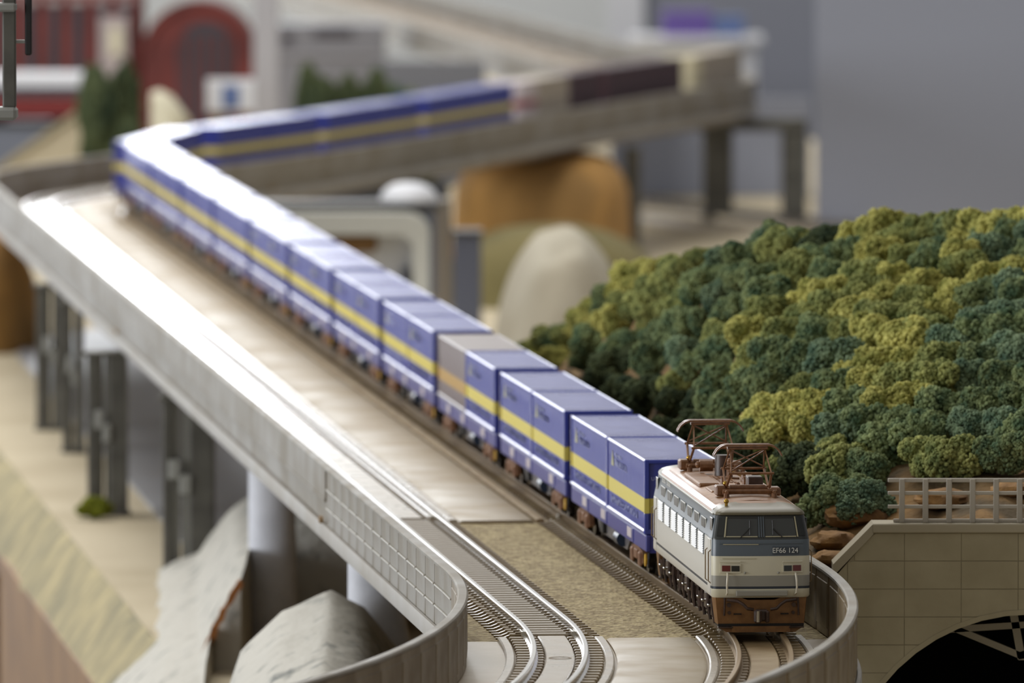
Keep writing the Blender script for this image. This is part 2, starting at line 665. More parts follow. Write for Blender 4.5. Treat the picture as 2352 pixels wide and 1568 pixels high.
for y in (1400, 2700, 4200, 6000):
    tb.box(edge_x(y) + 40, edge_x(y) + 110, y, y + 70, FZ, GZ - 60)
    tb.box(edge_x(y) + 480, edge_x(y) + 550, y, y + 70, FZ, GZ - 60)
tp = MB()
tp.prism([(edge_x(1250) + 14, 1250), (edge_x(1250) + 600, 1250), (edge_x(6700) + 600, 6700), (edge_x(6700) + 14, 6700)], GZ - 60, GZ - 8, 'z')
tbl = tag(tp.build('layout_table', 'fascia_wood', sharp=0), 'wooden table top carrying the whole sandy layout', 'table', kind='structure')
tb.build('leg', 'fascia_wood', tbl, 0)

# ------------------------------------------------------------------ viaduct sections
LW, RW = -56.4, 16.2            # wall centre lines
TN = -38.2                      # centre of the near track


def panel_mesh():
    m = MB()
    L = 17.1
    for z0, z1 in ((-2.8, 0.95), (1.25, 5.0), (5.3, 9.25)):
        m.box(-0.75, 0.75, 0, L, z0, z1, 0.12)
    m.mi = 1
    for z in (0.95, 5.0):
        m.box(-1.0, 1.0, 0.4, L - 0.4, z, z + 0.3)
    return m


def plain_panel():
    m = MB()
    m.box(-0.75, 0.75, 0, 17.1, -2.8, 9.25, 0.15)
    m.box(-0.9, 0.9, 0.6, 16.5, -1.2, 7.8, 0.2)
    return m


pm = panel_mesh().build('wall_panel', ['wall_plastic', 'rib_highlight'])
PANEL = pm.data
bpy.data.objects.remove(pm)
pm = plain_panel().build('wall_panel', 'wall_weathered')
PLAIN = pm.data
bpy.data.objects.remove(pm)


def panels(parent, off, s0, s1, base, mesh):
    k = 0
    n = int((s1 - s0) / 17.5)
    pitch = (s1 - s0) / n
    for i in range(n):
        sa = s0 + i * pitch
        o = link('wall_panel', mesh, parent)
        p = on(sa + 0.2, off)
        o.location = ((p[0] - base[0]) / 1000, (p[1] - base[1]) / 1000, (p[2] - base[2]) / 1000)
        q = on(sa + pitch, off)
        o.rotation_euler = (0, 0, math.atan2(-(q[0] - p[0]), q[1] - p[1]))


def section(label, s0, s1, style):
    b = on((s0 + s1) / 2, -20, -8)
    t = thing('viaduct_section', label, 'viaduct', b, 0, 'sections of the elevated railway')
    A = lambda: MB(b)
    d = A()
    sweep(d, [(-57.6, -5.8), (-57.6, -3.2), (-57.2, -2.9), (17.0, -2.9), (17.4, -3.2), (17.4, -5.8), (12, -7.6), (-52, -7.6)], s0, s1, 6)
    d.build('deck', 'ballast_texture' if style == 'ballast' else 'deck_plastic', t)
    for off, nm in ((LW, 'left'), (RW, 'right')):
        c = A()
        sweep(c, rect(off - 0.5, off + 0.5, -2.9, 9.3), s0, s1, 6)
        if style == 'far':
            sweep(c, rect(off - 0.95, off + 0.95, 3.0, 9.3), s0, s1, 6)
            sweep(c, rect(off - 1.15, off + 1.15, 2.2, 3.0), s0, s1, 6)
        c.build('wall', 'wall_core' if style != 'far' else 'wall_plastic', t)
        c = A()
        sweep(c, [(off - 1.0, 9.3), (off + 1.0, 9.3), (off + 1.0, 9.75), (off + 0.7, 10.0), (off - 0.7, 10.0), (off - 1.0, 9.75)], s0, s1, 6)
        c.build('coping', 'wall_plastic', t)
        if style != 'far':
            panels(t, off, s0 + 1, s1 - 1, b, PANEL if style == 'ballast' and off < 0 else PLAIN)
        sg = -1 if off < 0 else 1
        c = A()
        e = off + sg * 1.2
        sweep(c, [(e - 0.5, -5.8), (e + 0.5, -5.8), (e + 0.5, -2.9), (e + 0.3, -2.55), (e - 0.3, -2.55), (e - 0.5, -2.9)], s0, s1, 6)
        c.build('edge_beam', 'girder_plastic', t)
        for sa in (s0 + 1.2, s1 - 1.2):
            c = A()
            p, q = on(sa, e + sg * 0.3, -1.6), on(sa, e + sg * 1.1, -1.6)
            c.cyl(p, q, 0.75, n=10)
            c.build('joint_bolt', 'wall_core', t)
    if style != 'ballast':
        # slightly raised smooth plate between the tracks and beside the near track
        lo = -27.5
        c = A()
        sweep(c, [(lo, -2.9), (-10.8, -2.9), (-10.8, -2.5), (-11.4, -2.2), (lo + 0.6, -2.2), (lo, -2.5)], s0 + 0.5, s1 - 1.5, 6)
        c.build('deck_plate', 'deck_dusty', t)
        for a_, b_ in (((TN - 10.2), (TN - 8.4)), ((TN + 8.4), (TN + 10.2)), (-10.3, -8.6), (8.6, 10.3)):
            c = A()
            sweep(c, [(a_, -2.9), (b_, -2.9), (b_, -2.2), (b_ - 0.25, -1.95), (a_ + 0.25, -1.95), (a_, -2.2)], s0 + 0.5, s1 - 0.5, 6)
            c.build('curb', 'slab_dirty' if style == 'far' and a_ > -15 else 'slab_plastic', t)
    else:
        c = A()
        for o0, o1 in ((TN - 9.5, TN + 9.5), (-9.5, 9.5)):
            sweep(c, [(o0 - 3, -2.9), (o1 + 3, -2.9), (o1, -2.8), (o0, -2.8)], s0, s1, 8)
        c.build('ballast_bed', 'ballast_texture', t)
    g = A()
    sweep(g, rect(-46, -40, -9.8, -7.5), s0, s1, 8)
    sweep(g, rect(0, 6, -9.8, -7.5), s0, s1, 8)
    g.build('girder', 'girder_plastic', t)
    return t


SA, SB = s_at(1806, -20), s_at(2081, -20)
S2, S3, S4, S5 = s_at(2760), s_at(3440), s_at(3660), s_at(4350)
S6 = s_at(4520)
section('curved smooth-decked viaduct section with panelled walls carrying the locomotive at the front', 0, SA, 'curve')
section('straight viaduct section with ballast-textured deck and panelled walls below the first wagons', SA, SB, 'ballast')
section('long straight smooth beige viaduct section with ledged walls beyond the ballast section', SB, S2, 'far')
section('straight smooth viaduct section before the far bend, its wall gleaming white', S2, S3, 'far')
section('sharply bent far viaduct section where the container train turns', S3, S4, 'far')
section('dim taupe viaduct section rising to the right behind the front train', S4, S5, 'far')
section('short bent viaduct section at the far right end above the portal pier', S5, S6, 'far')
section('hazy pale viaduct section running away to the top of the picture', S6, PS[-1] - 20, 'far')


pa = MB()  # added strip, pale and smooth so that it mirrors the window glare
sweep(pa, [(-46, GZ - 0.6), (34, GZ - 0.6), (34, GZ + 1.0), (-46, GZ + 1.0)], s_at(2460), s_at(3650), 12)
tag(pa.build('path', 'grey_glare_strip', sharp=0), 'added grey strip on the ground under the viaduct, mirroring the window glare', kind='structure')


# ------------------------------------------------------------------ tracks
def sleeper_mesh():
    m = MB()
    m.mi = 1
    m.box(-3.9, 3.9, -1.05, 1.05, -2.75, -1.7, 0.2)  # middle in paler slab colour, partly imitating the whitening of reflected light
    m.mi = 0
    m.box(-7.6, -3.9, -1.0, 1.0, -2.75, -1.75, 0.2)
    m.box(3.9, 7.6, -1.0, 1.0, -2.75, -1.75, 0.2)
    for sg in (-1, 1):
        xa, xb, xc = sg * 7.4, sg * 8.8, sg * 10.2
        poly = [(xa, -2.75), (xa, -1.9), (xb, -2.45), (xc, -2.5), (xc, -2.75)]
        if sg < 0:
            poly = poly[::-1]
        m.prism(poly, -0.7, 0.7, 'y')
        m.box(sg * 4.85 - 1.6, sg * 4.85 + 1.6, -0.55, 0.55, -1.75, -1.45, 0.1)
    return m


SLEEP_M = sleeper_mesh()
tmp = SLEEP_M.build('sleeper', ['sleeper_plastic', 'slab_plastic'])
SLEEP = tmp.data
bpy.data.objects.remove(tmp)


def sleeper_stub():
    m = MB()
    for a_, b_ in ((-8.2, -2.9), (2.9, 8.2)):
        m.box(a_, b_, -1.15, 1.15, -2.75, -1.7, 0.2)
    return m


tmp = sleeper_stub().build('sleeper', 'sleeper_plastic')
STUB = tmp.data
bpy.data.objects.remove(tmp)
RAILP = [(-0.75, -2.0), (0.75, -2.0), (0.75, -1.75), (0.2, -1.5), (0.2, -0.75), (0.5, -0.55), (0.5, -0.15), (0.35, 0), (-0.35, 0), (-0.5, -0.15), (-0.5, -0.55), (-0.2, -0.75), (-0.2, -1.5), (-0.75, -1.75)]


def track(label, off):
    b = on(SA, off, -3)
    t = thing('railway_track', label, 'track', b)
    for sg in (-1, 1):
        m = MB(b)
        sweep(m, [(off + sg * 4.85 + x, z) for x, z in RAILP], 2, PS[-1] - 30, 6)
        m.build('rail', 'rail_metal' if off < -10 else 'rail_dull', t)
        for sj in (SA, SB):
            m = MB(b)
            sweep(m, rect(off + sg * 4.85 - 0.95, off + sg * 4.85 + 0.95, -1.7, -0.8), sj - 3, sj + 3, 3)
            m.build('rail_joiner', 'silver', t)
    s = SA + 4
    while s < SB - 2:
        o = link('sleeper', SLEEP, t)
        p = on(s, off)
        o.location = ((p[0] - b[0]) / 1000, (p[1] - b[1]) / 1000, (p[2] - b[2]) / 1000)
        o.rotation_euler = (0, 0, head(s))
        s += 5.0
    s = SA - 4.5
    while s > 30:
        o = link('sleeper', STUB, t)
        p = on(s, off)
        o.location = ((p[0] - b[0]) / 1000, (p[1] - b[1]) / 1000, (p[2] - b[2]) / 1000)
        o.rotation_euler = (0, 0, head(s))
        s -= 5.4
    # further along the pieces melt together: one joined part
    m = MB(b)
    s = SB + 4
    while s < s_at(3600):
        x, y, tx, ty = frame(s)
        M = Matrix.Translation((x, y, grade(y))) @ Matrix.Rotation(head(s), 4, 'Z') @ Matrix.Translation((off, 0, 0))
        for a_, b_ in ((-7.0, -3.0), (3.0, 7.0)):
            m.box(a_, b_, -1.1, 1.1, -2.75, -1.75, M=M)
        s += 5.2
    tag(m.build('far_sleepers', 'sleeper_plastic', t, 0), kind='stuff')
    m = MB(b)
    sweep(m, [(off - 2.7, -2.75), (off + 2.7, -2.75), (off + 2.7, -1.8), (off + 2.5, -1.6), (off - 2.5, -1.6), (off - 2.7, -1.8)], 2, SA - 3, 6)
    sweep(m, [(off - 2.7, -2.75), (off + 2.7, -2.75), (off + 2.7, -1.8), (off + 2.5, -1.6), (off - 2.5, -1.6), (off - 2.7, -1.8)], SB + 2, PS[-1] - 40, 8)
    m.build('slab', 'slab_plastic' if off < -10 else 'slab_dirty', t)
    if off < -10:
        for y in (1706, 1757):
            s = s_at(y, off)
            c = on(s, off, -1.56)
            m = MB(b)
            L = []
            for k in range(24):
                an = 2 * PI * k / 24
                L.append([(c[0] + rr * math.cos(an), c[1] + rr * math.sin(an), c[2] + zz) for rr, zz in ((1.9, 0), (2.15, 0), (2.15, 0.06), (1.9, 0.06))])
            L.append(L[0])
            m.loft(L, False, False)
            m.build('oval_mark', 'wall_core', t)
    return t


track('empty gleaming railway track along the left wall of the viaduct', TN)
track('railway track beneath the container train on the right of the viaduct', 0.0)


# ------------------------------------------------------------------ the electric locomotive
LL = 112.0
BOW = 0.9
LV = [(7.0, 9.2, 0.25), (7.35, 9.4, 0.02), (8.67, 9.4, 0), (9.14, 9.4, 0), (11.2, 9.4, 0), (12.6, 9.4, 0), (14.9, 9.4, 0.12),
      (18.0, 9.3, 0.35), (18.35, 9.26, 0.5), (22.5, 8.55, 1.95), (22.7, 8.6, 1.35), (23.1, 8.4, 1.35), (23.55, 7.9, 1.9), (23.95, 7.0, 3.0), (24.3, 5.6, 4.6), (24.5, 3.8, 6.6)]


def outline(wd, f, rc=1.5, n=9):
    pts = []
    xs = [-(wd - rc) + 2 * (wd - rc) * i / (n - 1) for i in range(n)]
    fr = [(x, f + BOW * (x / 9.4) ** 2) for x in xs]
    fe = fr[-1][1]
    for p in fr:
        pts.append(p)
    for k in range(1, 5):
        an = -PI / 2 + (PI / 2) * k / 4
        pts.append((wd - rc + rc * math.cos(an), fe + rc + rc * math.sin(an)))
    for y in (9.5, 10.0, LL / 2, LL - 10, LL - 9.5):
        pts.append((wd, y))
    for k in range(0, 4):
        an = (PI / 2) * k / 4
        pts.append((wd - rc + rc * math.cos(an), LL - fe - rc + rc * math.sin(an)))
    for x, y in reversed(fr):
        pts.append((x, LL - y))
    for k in range(1, 5):
        an = PI / 2 + (PI / 2) * k / 4
        pts.append((-(wd - rc) + rc * math.cos(an), LL - fe - rc + rc * math.sin(an)))
    for y in (LL - 9.5, LL - 10, LL / 2, 10.0, 9.5):
        pts.append((-wd, y))
    for k in range(0, 4):
        an = PI + (PI / 2) * k / 4
        pts.append((-(wd - rc) + rc * math.cos(an), fe + rc + rc * math.sin(an)))
    return pts


def front_y(x, z):
    for (z0, _, f0), (z1, _, f1) in zip(LV, LV[1:]):
        if z0 <= z <= z1:
            return f0 + (f1 - f0) * (z - z0) / (z1 - z0) + BOW * (x / 9.4) ** 2
    return 0


def side_w(z):
    for (z0, w0, _), (z1, w1, _) in zip(LV, LV[1:]):
        if z0 <= z <= z1:
            return w0 + (w1 - w0) * (z - z0) / (z1 - z0)
    return 9.4


LHEAD = R(5.0)
loco = thing('electric_locomotive', 'grey and slate-blue electric locomotive with brown roof and two raised pantographs', 'locomotive', (47.4, 1787.4, 0), LHEAD)
body = MB()
loops = [[(x, y, z) for x, y in outline(wd, f)] for z, wd, f in LV]
body.loft(loops)
body.m = []
for fc in body.f:
    c = [sum(body.v[i][k] for i in fc) / len(fc) for k in range(3)]
    x, y, z = c
    endf = y < 2.6 or y > LL - 2.6
    cab = y < 9.8 or y > LL - 9.8
    if z < 8.67:
        k = 0 if endf else 1
    elif z < 9.14:
        k = 2
    elif z < 11.2:
        k = 3 if endf else 1
    elif z < 14.9:
        k = 0 if endf else 1
    elif z < 18.05:
        k = 4 if endf else 1
    elif z < 22.4:
        k = 6 if endf else 4
    else:
        k = 5 if cab else 7
    body.m.append(k)
body.build('body', ['loco_cream', 'loco_light', 'loco_line', 'loco_grey', 'loco_blue', 'loco_roof_front', 'window_frame', 'loco_roof'], loco, 40)


def front_panel(name, x0, x1, z0, z1, m, parent, d0=0.12, d1=0.02, taper=1.0, rear=False, topz=None):
    """thin plate following the bowed, raked cab front"""
    mbp = MB()
    n = 6
    L = []
    for i in range(n + 1):
        t = i / n
        xb = x0 + (x1 - x0) * t
        xt = xb * taper
        pts = []
        for (x, z, d) in ((xb, z0, d0), (xt, z1, d0), (xt, z1, -d1), (xb, z0, -d1)):
            y = front_y(x, z) - d
            pts.append((x, LL - y if rear else y, z))
        L.append(pts)
    mbp.loft(L)
    return mbp.build(name, m, parent)


for rear in (False, True):
    for x0, x1 in ((-6.7, -0.75), (0.75, 6.7)):
        gl = front_panel('windscreen', x0, x1, 18.65, 22.2, 'glass_dark', loco, 0.14, 0.05, 0.93, rear)
        front_panel('upper_seal', x0, x1, 21.95, 22.35, 'wiper', gl, 0.2, 0.05, 1.0, rear)
        front_panel('lower_trim', x0, x1, 18.5, 18.68, 'bright_trim', gl, 0.22, 0.05, 1.0, rear)
    for x0, x1 in ((-8.5, -7.3), (7.3, 8.5)):
        front_panel('quarter_window', x0, x1, 18.7, 22.1, 'glass_quarter', loco, 0.1, 0.05, 0.93, rear)
    for x0, x1 in ((-7.1, -6.85), (6.85, 7.1), (-0.55, -0.35), (-0.1, 0.1), (0.35, 0.55)):
        front_panel('window_pillar', x0, x1, 18.5, 22.3, 'loco_blue' if abs(x0) < 1 else 'bright_trim', loco, 0.28, 0.05, 0.93, rear)
    if not rear:
        for sg in (-1, 1):
            m = MB()
            y1 = lambda x, z: (x, front_y(x, z) - 0.3, z)
            m.tube([y1(sg * 4.0, 18.45), y1(sg * 3.0, 19.4), y1(sg * 2.2, 20.2)], 0.10, 5)
            m.tube([y1(sg * 2.2, 18.9), y1(sg * 2.2, 20.2), y1(sg * 2.15, 21.6)], 0.09, 5)
            m.build('wiper', 'wiper', loco)
        front_panel('beading', -8.0, 8.0, 17.25, 17.4, 'loco_blue', loco, 0.2, 0.05)
        front_panel('bright_beading', -7.3, -0.6, 17.05, 17.2, 'bright_trim', loco, 0.16, 0.05)
        pl = front_panel('number_plate', 2.1, 7.2, 15.25, 16.65, 'plate_dark', loco, 0.28, 0.05)
        to = text_mesh('number_text', 'EF66 124', 0.00136, 0.00004, 'silver', pl, 0.98)
        to.location = (0.0045, (front_y(4.65, 15.95) - 0.36) / 1000, 0.01593)
        to.rotation_euler = (PI / 2 - R(4), 0, R(2.6))
        front_panel('cab_seam', -7.4, -1.0, 14.35, 14.5, 'bright_trim', loco, 0.08, 0.05)
        for sg in (-1, 1):
            xa, xb = sorted((sg * 4.0, sg * 7.9))
            hl = front_panel('lamp_bezel', xa, xb, 11.75, 13.45, 'loco_cream', loco, 0.22, 0.05)
            front_panel('marker_lamp', *sorted((sg * 6.0, sg * 7.55)), 12.05, 13.15, 'lamp_red', hl, 0.34, 0.0).__setitem__('label', 'red tail lamp lens')
            front_panel('headlamp', *sorted((sg * 4.25, sg * 5.75)), 12.05, 13.1, 'lamp_dark', hl, 0.34, 0.0)
            m = MB()
            m.tube([(x_, front_y(x_, 13.9) - 0.55, 13.85) for x_ in (xa, (xa + xb) / 2, xb - 0.1)], 0.14, 6)
            for x_ in (xa + 0.3, xb - 0.3):
                m.tube([(x_, front_y(x_, 13.9), 13.85), (x_, front_y(x_, 13.9) - 0.55, 13.85)], 0.1, 5)
            m.build('grab_bar', 'loco_cream', loco)
            m = MB()
            x_ = sg * 6.5
            f_ = front_y(x_, 10)
            m.tube([(x_, f_, 11.7), (x_, f_ - 0.7, 11.5), (x_ + sg * 0.12, f_ - 1.0, 10.4), (x_ + sg * 0.18, f_ - 1.0, 9.2), (x_ + sg * 0.1, f_ - 0.9, 8.0), (x_ - 0.15, f_ - 0.2, 7.6)], 0.2, 7)
            m.build('handrail', 'handrail', loco)
            m = MB()
            m.ball((sg * 3.2, front_y(3.2, 12) - 0.1, 11.75), 0.24, 5)
            m.build('lamp_knob', 'loco_grey', loco)
    m = MB()
    yb = front_y(0, 8)
    ya, yc = (yb - 0.75, yb + 0.4) if not rear else (LL - yb - 0.4, LL - yb + 0.75)
    m.box(-4.9, 4.9, ya, yc, 7.35, 8.35, 0.1)
    m.build('step_plate', 'loco_grey', loco)

# sides: windows, louvers, cab doors, panel lines
win = MB()
win.box(-0.12, 0.12, 0, 8.2, 18.75, 20.95, 0.08)
wo = win.build('side_window', 'loco_grey')
wm = wo.data
bpy.data.objects.remove(wo)
gl = MB()
gl.box(-0.17, 0.17, 0.8, 7.4, 19.05, 20.75)
go = gl.build('glass', 'window_frame')
gm = go.data
bpy.data.objects.remove(go)
lm = MB()
lm.box(-0.1, 0.1, 0, 9.0, 14.05, 18.15)
lm.mi = 1
for k in range(9):
    z = 14.25 + k * 0.43
    lm.prism([(-0.36, z), (-0.05, z + 0.04), (-0.05, z + 0.28), (-0.12, z + 0.28)], 0.4, 8.6, 'y')
lo_ = lm.build('louver', ['loco_blue', 'louver'])
lmesh = lo_.data
bpy.data.objects.remove(lo_)
for sg in (-1, 1):
    for k in range(7):
        y = 15.0 + k * 12.5
        o = link('side_window', wm, loco)
        o.location = (sg * (side_w(19.85) - 0.02) / 1000, y / 1000, 0)
        o.rotation_euler = (0, sg * -R(0), 0)
        g2 = link('glass', gm, o)
        o = link('louver', lmesh, loco)
        o.location = (sg * 9.36 / 1000, (y + (9.0 if sg > 0 else 0)) / 1000, 0)
        if sg > 0:
            o.rotation_euler = (0, 0, PI)
    for yd in (3.4, LL - 8.2):
        m = MB()
        m.box(sg * 9.42 - 0.08, sg * 9.42 + 0.08, yd, yd + 4.6, 7.6, 17.9, 0.05)
        dr = m.build('cab_door', 'loco_light', loco)
        m = MB()
        x_ = sg * (side_w(20.3))
        m.box(x_ - 0.14, x_ + 0.14, yd + 0.4, yd + 4.4, 18.6, 21.9, 0.06)
        m.build('cab_window', 'glass_quarter', dr)
        for yy in (yd - 0.3, yd + 5.0):
            m = MB()
            m.tube([(sg * 9.3, yy, 9.5), (sg * 9.85, yy, 10), (sg * 9.85, yy, 15.5), (sg * 9.3, yy, 16)], 0.12, 6)
            m.build('door_rail', 'rail_dull', dr)
    m = MB()
    sw = 8.55
    m.box(sg * sw - 0.25, sg * sw + 0.25, 6, LL - 6, 22.35, 22.75, 0.12)
    m.build('rain_gutter', 'loco_grey', loco)
    for yv in (84, 93):
        m = MB()
        for a_ in range(4):
            for b_ in range(2):
                m.box(sg * 8.6 - 0.15, sg * 8.6 + 0.15, yv + a_ * 1.7, yv + a_ * 1.7 + 1.0, 21.55 + b_ * 0.45, 21.85 + b_ * 0.45)
        m.build('side_vent', 'loco_light', loco)

# roof: brown deck with shoulders, hatches, walkways, gear
m = MB()
L = []
for y in (12.5, 13.2, LL - 13.2, LL - 12.5):
    d = 0.5 if y in (12.5, LL - 12.5) else 0
    L.append([(-7.7 + d, y, 23.5), (-7.2 + d, y, 24.0 - d * 0.3), (-4, y, 24.62 - d * 0.3), (0, y, 24.8 - d * 0.3), (4, y, 24.62 - d * 0.3), (7.2 - d, y, 24.0 - d * 0.3), (7.7 - d, y, 23.5)])
m.loft(L)
m.build('roof_panel', 'loco_roof', loco)
for sg in (-1, 1):
    m = MB()
    m.prism([(sg * 8.5, 22.7), (sg * 8.35, 23.3), (sg * 7.6, 23.75), (sg * 7.3, 23.4)][::sg], 9, LL - 9, 'y')
    m.build('roof_edge', 'roof_rim', loco)
m = MB()
m.box(-6.6, -2.6, 50, 78, 24.1, 25.0, 0.25)
m.build('roof_hatch', 'loco_roof', loco)
m = MB()
m.box(-5.8, -2.2, 35, 46, 24.2, 24.65, 0.2)
m.build('roof_hatch', 'loco_roof', loco)
m = MB()
m.box(2.6, 6.6, 34, 78, 24.1, 24.75, 0.25)
m.build('roof_hatch', 'loco_roof', loco)
for y0 in (35, 53, 62):
    m = MB()
    for a_ in range(5):
        for b_ in range(4):
            m.box(-1.9 + b_ * 0.85, -1.9 + b_ * 0.85 + 0.6, y0 + a_ * 1.5, y0 + a_ * 1.5 + 1.0, 24.75, 24.95)
    m.build('walkway_tread', 'loco_roof', loco)
m = MB()
m.cyl((0.3, 70, 24.6), (0.3, 70, 29.0), 1.7, 1.6, 14)
m.build('arrester_drum', 'bogie_brown', loco)
m = MB()
m.cyl((-3.6, 77, 26.4), (-1.0, 77, 26.4), 1.2, n=12)
m.ball((-3.8, 77, 26.6), 0.7, 6)
m.build('air_reservoir', 'loco_brown', loco)
m = MB()
m.box(-0.8, 2.8, 63, 66.5, 24.6, 25.1, 0.1)
m.cyl((1.0, 64.7, 25.1), (1.0, 64.7, 28.0), 0.65, 0.55, 10)
m.ball((1.0, 64.7, 28.2), 0.6, 6)
m.build('insulator', 'loco_brown', loco)
for x_, y_ in ((-2.2, 48), (2.0, 47), (3.0, 58), (-1.0, 32.5), (4.2, 70)):
    m = MB()
    m.cyl((x_, y_, 24.5), (x_, y_, 26.0), 0.55, 0.45, 9)
    m.ball((x_, y_, 26.1), 0.5, 5)
    m.build('insulator', 'loco_brown', loco)
m = MB()
m.tube([(3.0, 40, 25.4), (3.0, 58, 25.6), (1.2, 64, 26.2)], 0.22, 6)
m.build('busbar', 'brass', loco)
m = MB()
m.box(1.6, 4.6, 38, 42, 24.7, 27.1, 0.2)
m.build('switch_box', 'bogie_brown', loco)
m = MB()
m.cyl((-6.2, 5.2, 23.6), (-6.2, 5.2, 24.7), 0.3, n=8)
m.ball((-6.2, 5.2, 25.0), 0.5, 7)
m.build('whistle', 'brass', loco)


def pantograph(yc):
    P = MB()
    # base frame on four insulators
    for sx in (-1, 1):
        for sy in (-1, 1):
            P.cyl((sx * 4.6, yc + sy * 5.2, 24.3), (sx * 4.6, yc + sy * 5.2, 25.4), 0.6, 0.5, 8)
        P.tube([(sx * 4.6, yc - 6, 25.6), (sx * 4.6, yc + 6, 25.6)], 0.35, 6)
    for sy in (-1, 1):
        P.tube([(-5.2, yc + sy * 4.2, 25.6), (5.2, yc + sy * 4.2, 25.6)], 0.55, 6)
    base = P.build('pantograph_base', 'loco_brown', loco)
    s_ = MB()
    s_.cyl((-3.4, yc, 26.1), (3.4, yc, 26.1), 0.55, n=10)
    s_.box(-6.3, -4.3, yc - 2.0, yc + 2.0, 24.6, 26.6, 0.3)
    s_.box(4.3, 6.3, yc - 2.0, yc + 2.0, 24.6, 26.2, 0.3)
    s_.build('spring_box', 'loco_brown', base)
    b_ = MB()
    b_.ball((-4.4, yc - 1.2, 27.0), 0.5, 6)
    b_.build('brass_fitting', 'brass', base)
    A = MB()
    zk, yk = 29.3, 6.5
    for sx in (-1, 1):
        for sy in (-1, 1):
            A.tube([(sx * 4.2, yc + sy * 1.0, 26.2), (sx * 3.9, yc + sy * yk, zk)], 0.26, 6)
    for sy in (-1, 1):
        A.tube([(-4.4, yc + sy * yk, zk), (4.4, yc + sy * yk, zk)], 0.26, 6)
    A.build('lower_arm', 'loco_brown', base)
    U = MB()
    zt = 33.6
    for sx in (-1, 1):
        for sy in (-1, 1):
            U.tube([(sx * 3.9, yc + sy * yk, zk), (sx * 3.3, yc + sy * 0.5, zt)], 0.17, 6)
    for sy in (-1, 1):
        U.tube([(-3.8, yc + sy * (yk - 0.4), zk + 0.4), (3.3, yc + sy * 0.9, zt - 0.3)], 0.15, 5)
    U.tube([(3.8, yc + yk - 0.4, zk + 0.4), (-3.3, yc + 0.9, zt - 0.3)], 0.15, 5)
    U.build('upper_frame', 'loco_brown', base)
    Hd = MB()
    for sy in (-1.0, 1.0):
        pts = [(-6.6, yc + sy, 32.3), (-6.0, yc + sy, 33.3), (-5.1, yc + sy, 34.0), (-4.2, yc + sy, 34.3), (4.2, yc + sy, 34.3), (5.1, yc + sy, 34.0), (6.0, yc + sy, 33.3), (6.6, yc + sy, 32.3)]
        L = []
        for x_, y_, z_ in pts:
            L.append([(x_, y_ - 0.5, z_ - 0.2), (x_, y_ + 0.5, z_ - 0.2), (x_, y_ + 0.5, z_ + 0.2), (x_, y_ - 0.5, z_ + 0.2)])
        Hd.loft(L)
    Hd.box(-3.9, 3.9, yc - 1.0, yc + 1.0, 33.45, 34.0, 0.1)
    Hd.build('collector_head', 'loco_brown', base)


pantograph(24.5)
pantograph(91.0)

